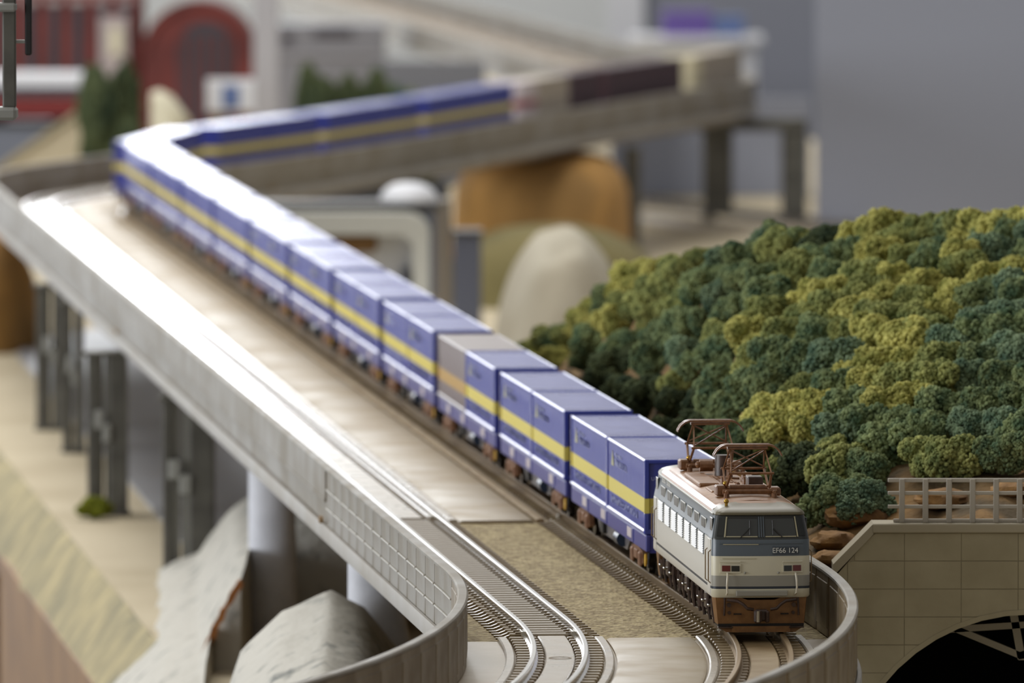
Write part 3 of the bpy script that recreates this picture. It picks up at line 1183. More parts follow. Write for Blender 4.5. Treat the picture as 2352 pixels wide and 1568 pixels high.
# skirts, couplers, hoses, pilot at both ends
for rear in (False, True):
    Y = (lambda y: LL - y) if rear else (lambda y: y)

    def bx(mb_, x0, x1, y0, y1, z0, z1, c=0.0):
        a_, b_ = sorted((Y(y0), Y(y1)))
        mb_.box(x0, x1, a_, b_, z0, z1, c)
    m = MB()
    top = [(-8.8, 7.0), (-4.0, 7.0), (-2.6, 6.5), (2.6, 6.5), (4.0, 7.0), (8.8, 7.0)]
    outl = [(-8.3, 1.9)] + top + [(8.3, 1.9)]
    L = []
    for yy, k in ((0.75, 0.985), (1.1, 1.0), (7.5, 1.0)):
        L.append([(x_ * k, Y(yy + 0.5 * (abs(x_) / 9) ** 2), z_) for x_, z_ in outl])
    m.loft(L)
    m.build('skirt', 'skirt_brown', loco)
    m = MB()
    m.prism([(-7.9, 1.2), (-6.6, 0.35), (6.6, 0.35), (7.9, 1.2), (7.9, 1.55), (-7.9, 1.55)], *sorted((Y(1.3), Y(6))), 'y')
    m.prism([(-5.6, 0.35), (5.6, 0.35), (5.6, 1.5), (-5.6, 1.5)], *sorted((Y(0.9), Y(1.5))), 'y')
    m.build('pilot_plate', 'skirt_brown', loco)
    m = MB()
    bx(m, -8.2, -5.4, 0.7, 2.4, 1.15, 1.45, 0.05)
    bx(m, 5.4, 8.2, 0.7, 2.4, 1.15, 1.45, 0.05)
    m.build('foot_step', 'bogie_brown', loco)
    m = MB()
    bx(m, -8.2, 8.2, 1.0, 6, 1.5, 2.0)
    m.build('shadow_gap', 'dark_gap', loco)
    cp = MB()
    bx(cp, -1.2, 1.2, -1.4, 1.0, 2.6, 4.8, 0.3)
    bx(cp, -1.7, -0.2, -2.6, -1.2, 2.4, 4.9, 0.3)
    bx(cp, 0.5, 1.3, -2.0, -1.2, 2.4, 4.6, 0.2)
    cpl = cp.build('coupler', 'bogie_brown', loco)
    m = MB()
    m.cyl((-1.0, Y(-2.7), 2.6), (-1.0, Y(-2.7), 4.7), 0.35, n=8)
    m.build('coupler_pin', 'silver', cpl)
    for sg in (-1, 1):
        m = MB()
        m.tube([(sg * 6.6, Y(0.3), 6.6), (sg * 4.6, Y(-0.3), 6.4), (sg * 3.6, Y(-0.6), 5.8), (sg * 2.8, Y(-0.7), 5.0), (sg * 1.6, Y(-0.6), 4.8)], 0.32, 7)
        m.build('air_hose', 'bogie_brown', loco)
        m = MB()
        m.tube([(sg * 7.0, Y(0.9), 6.9), (sg * 7.0, Y(0.4), 6.4), (sg * 7.1, Y(0.4), 3.6)], 0.2, 6)
        m.cyl((sg * 6.2, Y(0.2), 5.6), (sg * 6.2, Y(1.1), 5.6), 0.42, n=9)
        m.cyl((sg * 6.1, Y(0.4), 4.1), (sg * 6.1, Y(1.1), 4.1), 0.32, n=9)
        m.build('brake_cock', 'bogie_brown', loco)
        m = MB()
        bx(m, sg * 4.5 - 0.75, sg * 4.5 + 0.75, 0.75, 1.2, 3.75, 3.95)
        m.build('skirt_slot', 'dark_gap', loco)

# three bogies with wheels
for yb_ in (20.5, 56.0, 91.5):
    m = MB()
    for sg in (-1, 1):
        poly = [(yb_ - 14, 3.2), (yb_ - 11, 2.6), (yb_ - 6.5, 2.8), (yb_ - 4, 3.8), (yb_ + 4, 3.8), (yb_ + 6.5, 2.8), (yb_ + 11, 2.6), (yb_ + 14, 3.2), (yb_ + 14, 5.2), (yb_ + 9, 6.4), (yb_ - 9, 6.4), (yb_ - 14, 5.2)]
        m.prism(poly, *sorted((sg * 6.4, sg * 7.6)), 'x')
        for ya in (yb_ - 8.5, yb_ + 8.5):
            m.box(*sorted((sg * 7.4, sg * 8.3)), ya - 1.7, ya + 1.7, 2.4, 5.0, 0.25)
            for dy in (-3.4, 3.4):
                m.cyl((sg * 7.9, ya + dy, 2.6), (sg * 7.9, ya + dy, 5.6), 0.75, n=8)
        m.box(*sorted((sg * 7.4, sg * 8.6)), yb_ - 2.2, yb_ + 2.2, 3.2, 6.6, 0.3)
    m.box(-6.4, 6.4, yb_ - 13, yb_ + 13, 3.0, 6.8)
    bg_ = m.build('bogie', 'bogie_brown', loco)
    for ya in (yb_ - 8.5, yb_ + 8.5):
        m = MB()
        for sg in (-1, 1):
            m.cyl((sg * 4.3, ya, 3.7), (sg * 5.4, ya, 3.7), 3.7, n=24)
            m.cyl((sg * 4.0, ya, 3.7), (sg * 4.3, ya, 3.7), 4.0, n=24)
        m.cyl((-8.0, ya, 3.7), (8.0, ya, 3.7), 0.7, n=10)
        m.build('wheelset', 'wheel_steel', bg_)
    for sg in (-1, 1):
        for dy in (-13, -5.2, 5.2, 13):
            m = MB()
            m.tube([(sg * 8.5, yb_ + dy, 6.9), (sg * 8.6, yb_ + dy - 0.3, 4.5), (sg * 8.2, yb_ + dy - 0.8, 1.6)], 0.32, 6)
            m.build('sand_pipe', 'bogie_brown', bg_)
        for dy in (-11, 0, 8):
            m = MB()
            m.box(*sorted((sg * 8.2, sg * 9.3)), yb_ + dy - 0.9, yb_ + dy + 0.9, 4.6, 5.0, 0.1)
            m.build('step', 'silver', bg_)

# ------------------------------------------------------------------ container wagons and containers
WL = 132.0


def wagon(mblue, label):
    t = thing('container_wagon', label, 'wagon', (0, 0, 0), 0, 'wagons of the container train')
    m = MB()
    for sg in (-1, 1):
        m.box(*sorted((sg * 6.3, sg * 7.3)), 0, WL, 5.2, 8.6, 0.2)
    m.box(-6.5, 6.5, 0.2, 1.4, 4.9, 8.6, 0.15)
    m.box(-6.5, 6.5, WL - 1.4, WL - 0.2, 4.9, 8.6, 0.15)
    for y in range(12, 130, 12):
        m.box(-6.4, 6.4, y - 0.6, y + 0.6, 6.0, 8.4)
    m.box(-2, 2, 1, WL - 1, 5.2, 8.2)
    m.build('frame', mblue, t)
    m = MB()
    m.prism([(36, 5.4), (42, 2.2), (90, 2.2), (96, 5.4)], -6.0, -5.2, 'x')
    m.prism([(36, 5.4), (42, 2.2), (90, 2.2), (96, 5.4)], 5.2, 6.0, 'x')
    m.box(-5.2, 5.2, 44, 88, 2.6, 5.2)
    m.build('belly_girder', 'wagon_grey', t)
    for sg in (-1, 1):
        m = MB()
        m.cyl((sg * 6.3, 46, 4.0), (sg * 6.3, 53, 4.0), 1.5, n=12)
        m.build('air_tank', 'tank_blue', t)
        m = MB()
        m.box(*sorted((sg * 5.9, sg * 6.9)), 78, 83, 2.6, 5.6, 0.15)
        m.build('valve_box', 'wagon_dark', t)
        for y in (24, 70, 104):
            m = MB()
            m.box(*sorted((sg * 7.2, sg * 7.42)), y, y + 7, 6.1, 8.1, 0.05)
            tg = m.build('tag_plate', 'tag_white', t)
            m = MB()
            m.box(*sorted((sg * 7.2, sg * 7.45)), y - 3.4, y - 0.8, 5.6, 8.3, 0.05)
            m.build('stake_pocket', 'container_blue', t)
    for yb in (19.0, WL - 19.0):
        m = MB()
        for sg in (-1, 1):
            m.prism([(yb - 10, 2.3), (yb - 8, 1.7), (yb - 5, 1.9), (yb - 3, 3.0), (yb + 3, 3.0), (yb + 5, 1.9), (yb + 8, 1.7), (yb + 10, 2.3), (yb + 9, 4.6), (yb + 3.5, 5.0), (yb - 3.5, 5.0), (yb - 9, 4.6)], *sorted((sg * 5.7, sg * 6.8)), 'x')
            for dy in (-6.5, 6.5):
                m.box(*sorted((sg * 6.5, sg * 7.3)), yb + dy - 1.6, yb + dy + 1.6, 1.3, 4.3, 0.3)
            m.box(*sorted((sg * 6.6, sg * 7.2)), yb - 2.6, yb + 2.6, 2.4, 4.4, 0.2)
        m.box(-5.7, 5.7, yb - 2, yb + 2, 2.4, 5.2)
        b_ = m.build('bogie', 'bogie_rust', t)
        for dy in (-6.5, 6.5):
            m = MB()
            for sg in (-1, 1):
                m.cyl((sg * 4.3, yb + dy, 2.8), (sg * 5.3, yb + dy, 2.8), 2.8, n=20)
                m.cyl((sg * 4.0, yb + dy, 2.8), (sg * 4.3, yb + dy, 2.8), 3.1, n=20)
            m.cyl((-6.4, yb + dy, 2.8), (6.4, yb + dy, 2.8), 0.6, n=8)
            m.build('wheelset', 'wheel_steel', b_)
    for sg in (-1, 1):
        m = MB()
        m.cyl((sg * 6.9, 2.6, 3.4), (sg * 7.2, 2.6, 3.4), 1.3, n=14)
        m.cyl((sg * 6.2, 2.6, 3.4), (sg * 6.9, 2.6, 3.4), 0.3, n=8)
        m.build('brake_wheel', 'yellow_paint', t)
        m = MB()
        m.tube([(sg * 6.6, 0.3, 5.0), (sg * 6.8, -0.8, 3.8), (sg * 6.8, -0.8, 2.2), (sg * 6.0, -0.8, 1.9)], 0.25, 6)
        m.build('shunter_step', 'wagon_dark', t)
    m = MB()
    m.box(-1.0, 1.0, -5.6, 1, 3.4, 5.4, 0.3)
    m.box(-1.0, 1.0, WL - 1, WL + 5.4, 3.4, 5.4, 0.3)
    m.build('coupler', 'wagon_dark', t)
    return t


CLEN = 65.4


def container(label, mb_body, mb_band, mb_roof, mb_frame, letters=True, end_text=False, length=CLEN, cat='container'):
    t = thing('freight_container', label, cat, (0, 0, 0), 0, 'containers on the train')
    Lc = length
    h = 15.2
    # corrugated side walls: ribs run from sill to top rail
    plan = []
    y = 1.2
    while y < Lc - 2.2:
        plan += [(7.18, y), (7.42, y + 0.35), (7.42, y + 1.15), (7.18, y + 1.5)]
        y += 2.3
    plan = [(7.18, 0.9)] + plan + [(7.18, Lc - 0.9)]
    ringp = [(x_, y_) for x_, y_ in plan]
    ring = ringp + [(5.2, Lc - 0.45), (-5.2, Lc - 0.45)] + [(-x_, y_) for x_, y_ in reversed(ringp)] + [(-5.2, 0.35), (5.2, 0.35)]
    m = MB()
    zs = [0.9, 4.3, 7.3, 14.6]
    loops = [[(x_, y_, z_) for x_, y_ in ring] for z_ in zs]
    m.loft(loops)
    m.m = []
    for fc in m.f:
        z = sum(m.v[i][2] for i in fc) / len(fc)
        m.m.append(1 if (4.3 < z < 7.3 and len(fc) == 4) else 0)
    bd = m.build('body', [mb_body, mb_band], t, 20)
    m = MB()
    m.box(-7.3, 7.3, 0.25, Lc - 0.25, 14.55, 15.05, 0.1)
    m.build('roof', mb_roof, t)
    m = MB()
    for sg in (-1, 1):
        m.box(*sorted((sg * 6.9, sg * 7.55)), 0.1, Lc - 0.1, 14.4, h, 0.3)
        m.box(*sorted((sg * 6.9, sg * 7.7)), 0.1, Lc - 0.1, 0.0, 1.0, 0.35)
    for y0 in (0.0, Lc - 0.8):
        m.box(-7.0, 7.0, y0, y0 + 0.8, 14.4, h, 0.15)
        m.box(-7.0, 7.0, y0, y0 + 0.8, 0.0, 1.0, 0.15)
    m.build('edge_rails', mb_frame, t)
    for sx in (-1, 1):
        for y0 in (0.0, Lc - 1.1):
            m = MB()
            m.box(*sorted((sx * 6.6, sx * 7.55)), y0, y0 + 1.1, 0.0, 4.3, 0.12)
            m.box(*sorted((sx * 6.6, sx * 7.55)), y0, y0 + 1.1, 7.3, h, 0.12)
            m.mi = 1
            m.box(*sorted((sx * 6.6, sx * 7.55)), y0, y0 + 1.1, 4.3, 7.3)
            m.build('corner_post', [mb_frame, mb_band], t)
    if letters:
        rr = random.Random(5)
        m = MB()
        for z0, hh, ya, yb in ((10.2, 1.5, 14, 34), (12.0, 0.9, 14, 26), (2.2, 1.5, 8, 52)):
            y = Lc - ya
            while y > Lc - yb:
                wdt = rr.uniform(0.7, 1.2)
                for q in range(2):
                    z1 = z0 + rr.uniform(0, 0.3)
                    m.box(-7.5, -7.43, y - wdt, y - wdt + 0.28, z1, z0 + hh)
                m.box(-7.5, -7.43, y - wdt, y - 0.05, z0 + hh * rr.choice((0.1, 0.5, 0.85)), z0 + hh * rr.choice((0.3, 0.65, 0.98)))
                y -= wdt + 0.45
        m.build('white_marks', 'print_white', bd, 0)
        m = MB()
        m.prism([(Lc - 12.5, 10.0), (Lc - 8, 10.0), (Lc - 10.2, 13.2)], -7.52, -7.43, 'x')
        m.build('yellow_mark', 'print_yellow', bd, 0)
    if end_text:
        to = text_mesh('end_text', 'U', 0.00105, 0.00002, 'print_white', bd)
        to.location = (-0.0058, 0.0002, 0.0113)
        to.rotation_euler = (PI / 2, 0, 0)
    return t


ORD = ['first', 'second', 'third', 'fourth', 'fifth', 'sixth', 'seventh', 'eighth', 'ninth', 'tenth', 'eleventh', 'twelfth', 'thirteenth', 'fourteenth', 'fifteenth', 'sixteenth', 'seventeenth', 'eighteenth', 'nineteenth', 'twentieth']
S0 = s_at(1911.6)
PITCHW = 143.8
w0 = wagon('wagon_blue', 'blue container wagon, first behind the locomotive, riding on rusty brown bogies')
c_text = container('blue ribbed container with yellow band, standing right behind the locomotive', 'container_blue', 'container_yellow', 'container_roof', 'container_frame', True, True)
c0 = container('x', 'container_blue', 'container_yellow', 'container_roof', 'container_frame', True)
c_plain = container('x', 'container_blue', 'container_yellow', 'container_roof', 'container_frame', False)
c_grey = container('taupe grey container with tan band among blue ones, rear one on the third wagon', 'container_grey', 'container_tan', 'container_grey', 'frame_grey', False)


def wagon_pose(k):
    s = S0 + k * PITCHW
    p, q = on(s + 19, 0), on(s + WL - 19, 0)
    rz = math.atan2(-(q[0] - p[0]), q[1] - p[1])
    ux, uy = (q[0] - p[0]), (q[1] - p[1])
    d = math.hypot(ux, uy)
    ux, uy = ux / d, uy / d
    slope = math.atan2(q[2] - p[2], d)
    return (p[0] - ux * 19, p[1] - uy * 19, p[2] - 19 * math.tan(slope)), rz, (ux, uy), slope


used = set()


def place(src, loc, rz, label, slope=0.0):
    if src.name not in used:
        used.add(src.name)
        at(src, loc, rz)
        src.rotation_euler[0] = slope
        if label:
            src['label'] = label
        return src
    return dup(src, loc, rz, label, tilt=slope)


wn_navy = wagon('wagon_navy', 'x')
boxes = {}


def small_box(key, body_m, roof_m, label):
    if key not in boxes:
        boxes[key] = container(label, body_m[0], body_m[1], roof_m, body_m[0], False, False, 25.4)
    return boxes[key]


NW = 18
for k in range(NW):
    loc, rz, (ux, uy), slope = wagon_pose(k)
    mixed = k >= 15
    place(wn_navy if mixed else w0, loc, rz, ('blue container wagon, %s behind the locomotive' % ORD[k] if not mixed else 'navy container wagon, %s behind the locomotive, in the hazy distance' % ORD[k]) if k else None, slope)
    if not mixed:
        for j, y0 in enumerate((0.3, WL - 0.3 - CLEN)):
            p = (loc[0] + ux * y0, loc[1] + uy * y0, loc[2] + 8.75 + y0 * math.tan(slope))
            if k == 0 and j == 0:
                place(c_text, p, rz, None, slope)
            elif k == 2 and j == 1:
                place(c_grey, p, rz, None, slope)
            else:
                place(c0 if k < 7 else c_plain, p, rz, 'blue container with yellow band, %s one on the %s wagon behind the locomotive' % (('front', 'rear')[j], ORD[k]), slope)
    else:
        seq = {15: ['rw', 'be', 'be', 'br', 'br'], 16: ['br', 'br', 'br', 'br', 'br'], 17: ['cr', 'be', 'be', 'be', 'be']}[k]
        for j, c in enumerate(seq):
            y0 = 0.6 + j * 26.3
            p = (loc[0] + ux * y0, loc[1] + uy * y0, loc[2] + 8.75 + y0 * math.tan(slope))
            src = {'rw': lambda: small_box('rw', ('container_redwhite', 'container_red'), 'container_redwhite', 'x'),
                   'be': lambda: small_box('be', ('container_beige', 'container_beige'), 'container_beige', 'x'),
                   'br': lambda: small_box('br', ('container_brown', 'container_brown'), 'container_brown', 'x'),
                   'cr': lambda: small_box('cr', ('container_cream', 'container_cream'), 'container_cream', 'x')}[c]()
            nm = {'rw': 'white and red', 'be': 'beige', 'br': 'dark maroon', 'cr': 'cream'}[c]
            place(src, p, rz, 'short %s container, %s from the front on the %s wagon' % (nm, ORD[j], ORD[k]), slope)


# ------------------------------------------------------------------ piers under the long straight
def interp(x, xs, ys):
    if x <= xs[0]:
        return ys[0]
    for a_, b_, c_, d_ in zip(xs, xs[1:], ys, ys[1:]):
        if x <= b_:
            return c_ + (d_ - c_) * (x - a_) / (b_ - a_)
    return ys[-1]


def pier(label, x, y, wd, split, rz=0.0):
    t = thing('viaduct_pier', label, 'pier', (x, y, GZ), rz, 'dark frame piers under the viaduct')
    top = -GZ - 7.7
    a_, b_ = split
    m = MB()
    m.box(0, a_, 0, 9, 1.2, top - 1.5, 0.25)
    m.build('column', 'pier_grey', t)
    m = MB()
    m.box(b_, wd, 0, 9, 1.2, top - 1.5, 0.25)
    m.build('column', 'pier_grey', t)
    m = MB()
    mid = (a_ + b_) / 2
    m.box(a_, mid - 0.4, 2.0, 8, 1.2, top - 1.5)
    m.box(mid + 0.3, b_, 2.6, 8, 1.2, top - 1.5)
    m.build('web', 'pier_light', t)
    for x0, x1, z in ((a_ * 0.7, mid, 25.5), (mid - 0.2, b_ + 0.6, 21.5)):
        m = MB()
        m.box(x0, x1, -0.8, 2.2, z, z + 5.5, 0.4)
        m.build('cross_block', 'pier_light', t)
    m = MB()
    m.box(-1, wd + 22, -0.6, 9.6, top - 1.5, top, 0.3)
    m.build('cap', 'pier_grey', t)
    m = MB()
    m.box(-0.7, wd + 0.7, -0.7, 9.7, 0, 1.2, 0.3)
    m.build('foot', 'pier_grey', t)
    return t


pier('dark grey frame pier with pale cross blocks nearest the plaster rock', -95.2, 2567, 14.0, (2.3, 7.4))
pier('dark grey frame pier standing behind the small green tuft', -124.4, 2760, 11.6, (3.2, 6.4))
pier('tall frame pier of many slim ribs, leftmost visible under the viaduct', -143.5, 3010, 6.5, (2.0, 4.4))
pier('tall frame pier half hidden at the left edge of the picture', -157.0, 3110, 9.5, (3.4, 6.4))


def stadium_pier(label, x, y, zb, w0, w1):
    """pale round-faced pier, upright on its left and battered on its right"""
    t = thing('concrete_pier', label, 'pier', (x, y, zb), 0, 'pale round piers under the viaduct')
    h = -7.7 - zb
    m = MB()
    L = []
    n = 28
    for i in range(9):
        k = i / 8
        z = h * k
        wd = w1 + (w0 - w1) * k
        L.append([(wd / 2 + wd / 2 * math.cos(2 * PI * j / n), 4 * math.sin(2 * PI * j / n) * (0.8 + 0.5 * (1 - k)), z) for j in range(n)])
    m.loft(L)
    m.build('shaft', 'column_pale', t)
    m = MB()
    m.box(-0.5, w0 + 34, -3.5, 3.5, h - 2.0, h, 0.3)
    m.build('cap_beam', 'column_pale', t)
    m = MB()
    m.cyl((w1 / 2, 0, 0), (w1 / 2, 0, 1.0), w1 / 2 + 0.8, n=28)
    m.build('foot', 'column_pale', t)
    return t


stadium_pier('pale grey round pier between the two plaster rocks', -66.4, 2373, -55, 11.5, 12.5)
stadium_pier('pale grey round pier behind the curved front wall', -36.6, 2098, -46, 9.5, 17)
b_ = MB()
b_.box(-60, 60, 2440, 2448, -64, -12)
b_.prism([(-62, -12), (62, -12), (62, -10.5), (-62, -10.5)], 2438, 2450, 'y')
tag(b_.build('retaining_board', 'slate_dark'), 'dark slate board closing the space under the viaduct', 'board')

# plaster rocks


def field(name, m, label, cat, x0, x1, y0, y1, nx, ny, fn, parent=None):
    mb_ = MB()
    vs = []
    for j in range(ny + 1):
        for i in range(nx + 1):
            x = x0 + (x1 - x0) * i / nx
            y = y0 + (y1 - y0) * j / ny
            vs.append((x, y, fn(x, y)))
    n = nx + 1
    mb_.add(vs, [(j * n + i, j * n + i + 1, (j + 1) * n + i + 1, (j + 1) * n + i) for j in range(ny) for i in range(nx)])
    # skirt down to a flat underside, so that it is a solid lump
    return mb_, mb_


def lump(name, m, label, cat, x0, x1, y0, y1, nx, ny, fn, zbase, parent=None, group=None):
    mb_ = MB()
    n = nx + 1
    top, bot = [], []
    for j in range(ny + 1):
        for i in range(nx + 1):
            x = x0 + (x1 - x0) * i / nx
            y = y0 + (y1 - y0) * j / ny
            top.append((x, y, max(fn(x, y), zbase + 0.05)))
            bot.append((x, y, zbase))
    fs = []
    k = len(top)
    for j in range(ny):
        for i in range(nx):
            a_ = j * n + i
            fs.append((a_, a_ + 1, a_ + n + 1, a_ + n))
            fs.append((k + a_, k + a_ + n, k + a_ + n + 1, k + a_ + 1))
    for i in range(nx):
        fs.append((i, k + i, k + i + 1, i + 1))
        q = ny * n + i
        fs.append((q, q + 1, k + q + 1, k + q))
    for j in range(ny):
        q = j * n
        fs.append((q, q + n, k + q + n, k + q))
        q = j * n + nx
        fs.append((q, k + q, k + q + n, q + n))
    mb_.add(top + bot, fs)
    o = mb_.build(name, m, parent, 50)
    return tag(o, label, cat, group)


def rock1(x, y):
    xl = -86 - (y - 2290) * 0.037
    z = -56 + interp(x - xl, [-1, 4, 10, 20, 27, 40], [0, 3, 6, 22, 26, 28])
    if x < xl:
        z = -56 - (xl - x) * 1.1
    z += noise2(x, y, 6, 1.3) * 1.0 + noise2(x, y, 22, 5.0) * 1.2
    if x < -73 and y < 2292:
        z -= (2292 - y) * 0.07
        return z
    if y > 2500:
        z = min(z, -56 + (2575 - y) * 0.42)
    yf = interp(x, [-65.5, -64.8], [2289, 2386])       # the front is broken away beside the pale pier
    return z if y > yf else -75


def rock2(x, y):
    zc = interp(x, [-80, -66, -60, -51, -40, -33, -26, -10, 20], [-66, -48, -30, -21.6, -17, -20, -30, -42, -48])
    d = 2088 - y
    z = zc - max(0, d) * 0.115
    if d < 0:
        z = zc + d * 1.2
    return z + noise2(x, y, 9, 2.3) * 1.0 + noise2(x, y, 24, 8.0) * 1.3


pr = lump('plaster_rock', 'plaster_rock', 'speckled white plaster rock left of the pale pier, with a rusty streak', 'rock', -108, -36, 2160, 2575, 60, 110, rock1, -74)
lump('plaster_rock', 'plaster_rock', 'speckled white plaster rock in front at the foot of the curved wall', 'rock', -84, 26, 1780, 2110, 60, 80, rock2, -76)
m = MB()
rr = random.Random(3)
L = []
for i in range(15):
    k = i / 14
    x = -65.6 - 9.6 * k
    z = rock1(x, 2293) - 0.6 - 3.0 * k ** 2
    wd = 0.75 + rr.uniform(-0.25, 0.45)
    L.append([(x - wd * 0.5, 2284.6, z + wd), (x + wd * 0.5, 2284.6, z - wd), (x + wd * 0.5, 2289.5, z - wd), (x - wd * 0.5, 2289.5, z + wd)])
m.loft(L)
m.build('soil_streak', 'rust_soil', pr)

# ------------------------------------------------------------------ wooded hill
HX = [8, 27, 54, 80, 112, 160]
HY = [2430, 2300, 2170, 2125, 2090, 2080]
HZ = [6, 33, 50, 53, 56, 64]


def hill_z(x, y):
    yc, zc = interp(x, HX, HY), interp(x, HX, HZ)
    ys = max(1868.0, 1911.6 + (34.4 + 18 - x) / .1086)
    zf = interp(x, [54, 75, 95], [1, 8, 13])
    if y < ys:
        return zf
    t = (y - ys) / max(60, (yc - ys))
    if t <= 1:
        return zf + (zc - zf) * t ** 0.85
    return zc - (t - 1) * (zc + 56) * .8 * min(1, t - 1 + .3)


hm = MB()
ny, nx = 90, 44
top, bot = [], []
for j in range(ny + 1):
    y = 1866 + (2760 - 1866) * (j / ny) ** 1.3
    xl = 34.4 - .1086 * (y - 1911.6) + 20.5
    for i in range(nx + 1):
        x = xl + (190 - xl) * (i / nx) ** 1.4
        z = hill_z(x, y)
        if i:
            z += noise2(x, y * 0.5, 7, 4.4) * 1.7 + noise2(x, y, 3.0, 9.1) * 0.8 + abs(noise2(x, y * 0.25 + z * 2, 11, 6.2)) * 2.0 - 0.8
        top.append((x, y, max(z, GZ)))
        bot.append((x, y, min(top[-1][2] - 1, 1.0) if y < 2040 else GZ - 6))
n = nx + 1
k = len(top)
fs = []
for j in range(ny):
    for i in range(nx):
        q = j * n + i
        fs += [(q, q + 1, q + n + 1, q + n), (k + q, k + q + n, k + q + n + 1, k + q + 1)]
    q = j * n
    fs.append((q, q + n, k + q + n, k + q))
    q += nx
    fs.append((q, k + q, k + q + n, q + n))
for i in range(nx):
    fs.append((i, k + i, k + i + 1, i + 1))
    q = ny * n + i
    fs.append((q, q + 1, k + q + 1, k + q))
hm.add(top + bot, fs)
tag(hm.build('hillside', 'hill_soil', sharp=50), 'rocky orange-brown hillside under the foliage', 'hill', kind='structure')


def boulder(label, x, y, sx, sy, sz, seed, m='rock_brown'):
    from mathutils import noise
    mb_ = MB((x, y, hill_z(x, y)))
    nn = 12
    L = []
    for i in range(1, nn):
        t = PI * i / nn
        ring = []
        for j in range(20):
            an = 2 * PI * j / 20
            d = Vector((math.sin(t) * math.cos(an), math.sin(t) * math.sin(an), -math.cos(t)))
            q = 1 + 0.28 * noise.noise(d * 1.7 + Vector((seed, 0, 0))) + 0.1 * noise.noise(d * 5 + Vector((0, seed, 0)))
            ring.append((x + d.x * sx * q, y + d.y * sy * q, hill_z(x, y) + sz * 0.5 + d.z * sz * q))
        L.append(ring)
    mb_.loft(L)
    o = mb_.build('rock', m, None, 40)
    zc = hill_z(x, y)
    o.location = (x / 1000, y / 1000, (zc + ZR) / 1000)
    return tag(o, label, 'rock', 'rocks at the foot of the hill')


boulder('brown layered rock on the slope just left of the bridge railing', 69, 1896, 6.5, 6, 2.6, 1.0)
boulder('brown rock wedged between the locomotive roof and the bridge coping', 64.5, 1884, 4.5, 5, 2.2, 2.0)
boulder('flat orange-brown rock behind the middle of the bridge railing', 86, 1892, 6, 6, 2.0, 3.0)
boulder('flat orange-brown rock behind the right end of the bridge railing', 101, 1890, 5, 5, 1.8, 4.0)
boulder('small brown rock low beside the curved wall and the bridge', 63.5, 1875, 3.6, 3.5, 1.6, 5.0)

# foliage clumps: six shapes of crumbled foam, shared by all clumps
ICO = []
ph = (1 + 5 ** 0.5) / 2
for a_, b_ in ((1, ph), (-1, ph), (1, -ph), (-1, -ph)):
    ICO.append(Vector((a_, b_, 0)))
for a_, b_ in ((1, ph), (-1, ph), (1, -ph), (-1, -ph)):
    ICO.append(Vector((0, a_, b_)))
for a_, b_ in ((1, ph), (-1, ph), (1, -ph), (-1, -ph)):
    ICO.append(Vector((b_, 0, a_)))
ICO = [v.normalized() for v in ICO]
from mathutils.geometry import convex_hull_2d
ICOF = []
for i in range(12):
    for j in range(i + 1, 12):
        for l in range(j + 1, 12):
            a_, b_, c_ = ICO[i], ICO[j], ICO[l]
            if (a_ - b_).length < 1.1 and (b_ - c_).length < 1.1 and (a_ - c_).length < 1.1:
                ICOF.append((i, j, l) if (b_ - a_).cross(c_ - a_).dot(a_) > 0 else (i, l, j))


def clump_mesh(seed, ngran=2000):
    r = random.Random(seed)
    core = Vector((0, 0, 3.6))
    lobes = [(core, 2.5)]
    for i in range(13):
        an = 2 * PI * (i * 0.618) + r.uniform(-.4, .4)
        el = r.uniform(-0.35, 1.3)
        d = Vector((math.cos(an) * math.cos(el), math.sin(an) * math.cos(el), math.sin(el)))
        d.x *= 1.12
        lobes.append((core + d * r.uniform(1.9, 3.7), r.uniform(0.9, 2.0)))
    V, Fc = [], []

    def add_ball(c, rad, jit, rot):
        b0 = len(V)
        for v in ICO:
            q = rad * (1 + r.uniform(-jit, jit))
            vv = rot @ v
            V.append((c + vv * q))
        for f in ICOF:
            Fc.append((f[0] + b0, f[1] + b0, f[2] + b0))
    I = Matrix.Identity(3)
    for c, rad in lobes:
        add_ball(c, rad * 0.84, 0.12, I)
    made = 0
    tot = sum(rad ** 2 for _, rad in lobes)
    while made < ngran:
        c, rad = r.choices(lobes, [q ** 2 for _, q in lobes])[0]
        d = Vector((r.gauss(0, 1), r.gauss(0, 1), r.gauss(0, 1))).normalized()
        p = c + d * rad * r.uniform(0.84, 1.16)
        if p.z < 0.4 or any((p - c2).length < r2 * 0.82 for c2, r2 in lobes):
            continue
        rot = Matrix.Rotation(r.uniform(0, 6), 3, Vector((r.gauss(0, 1), r.gauss(0, 1), r.gauss(0, 1))).normalized())
        add_ball(p, r.uniform(0.15, 0.40), 0.35, rot)
        made += 1
    me = bpy.data.meshes.new('foliage_clump')
    me.from_pydata([tuple(v * 0.001) for v in V], [], Fc)
    me.materials.append(MATS['foliage_green'])
    return me


CLUMPS = [clump_mesh(40 + i) for i in range(6)]
NAMECOL = {'y': ('foliage_yellow', 'yellow-green'), 'o': ('foliage_olive', 'olive green'), 'g': ('foliage_green', 'mid green'), 't': ('foliage_teal', 'bluish green'), 'd': ('foliage_dark', 'dark green')}


def clump(x, y, z, size, mk, rz, k, label, group=None, cat='tree', name='foliage_clump', stretch=1.0):
    o = link(name, CLUMPS[k])
    at(o, (x, y, z), rz)
    s = size / 10.5
    o.scale = (s, s, s * stretch)
    o.material_slots[0].link = 'OBJECT'
    o.material_slots[0].material = MATS[mk]
    return tag(o, label, cat, group)


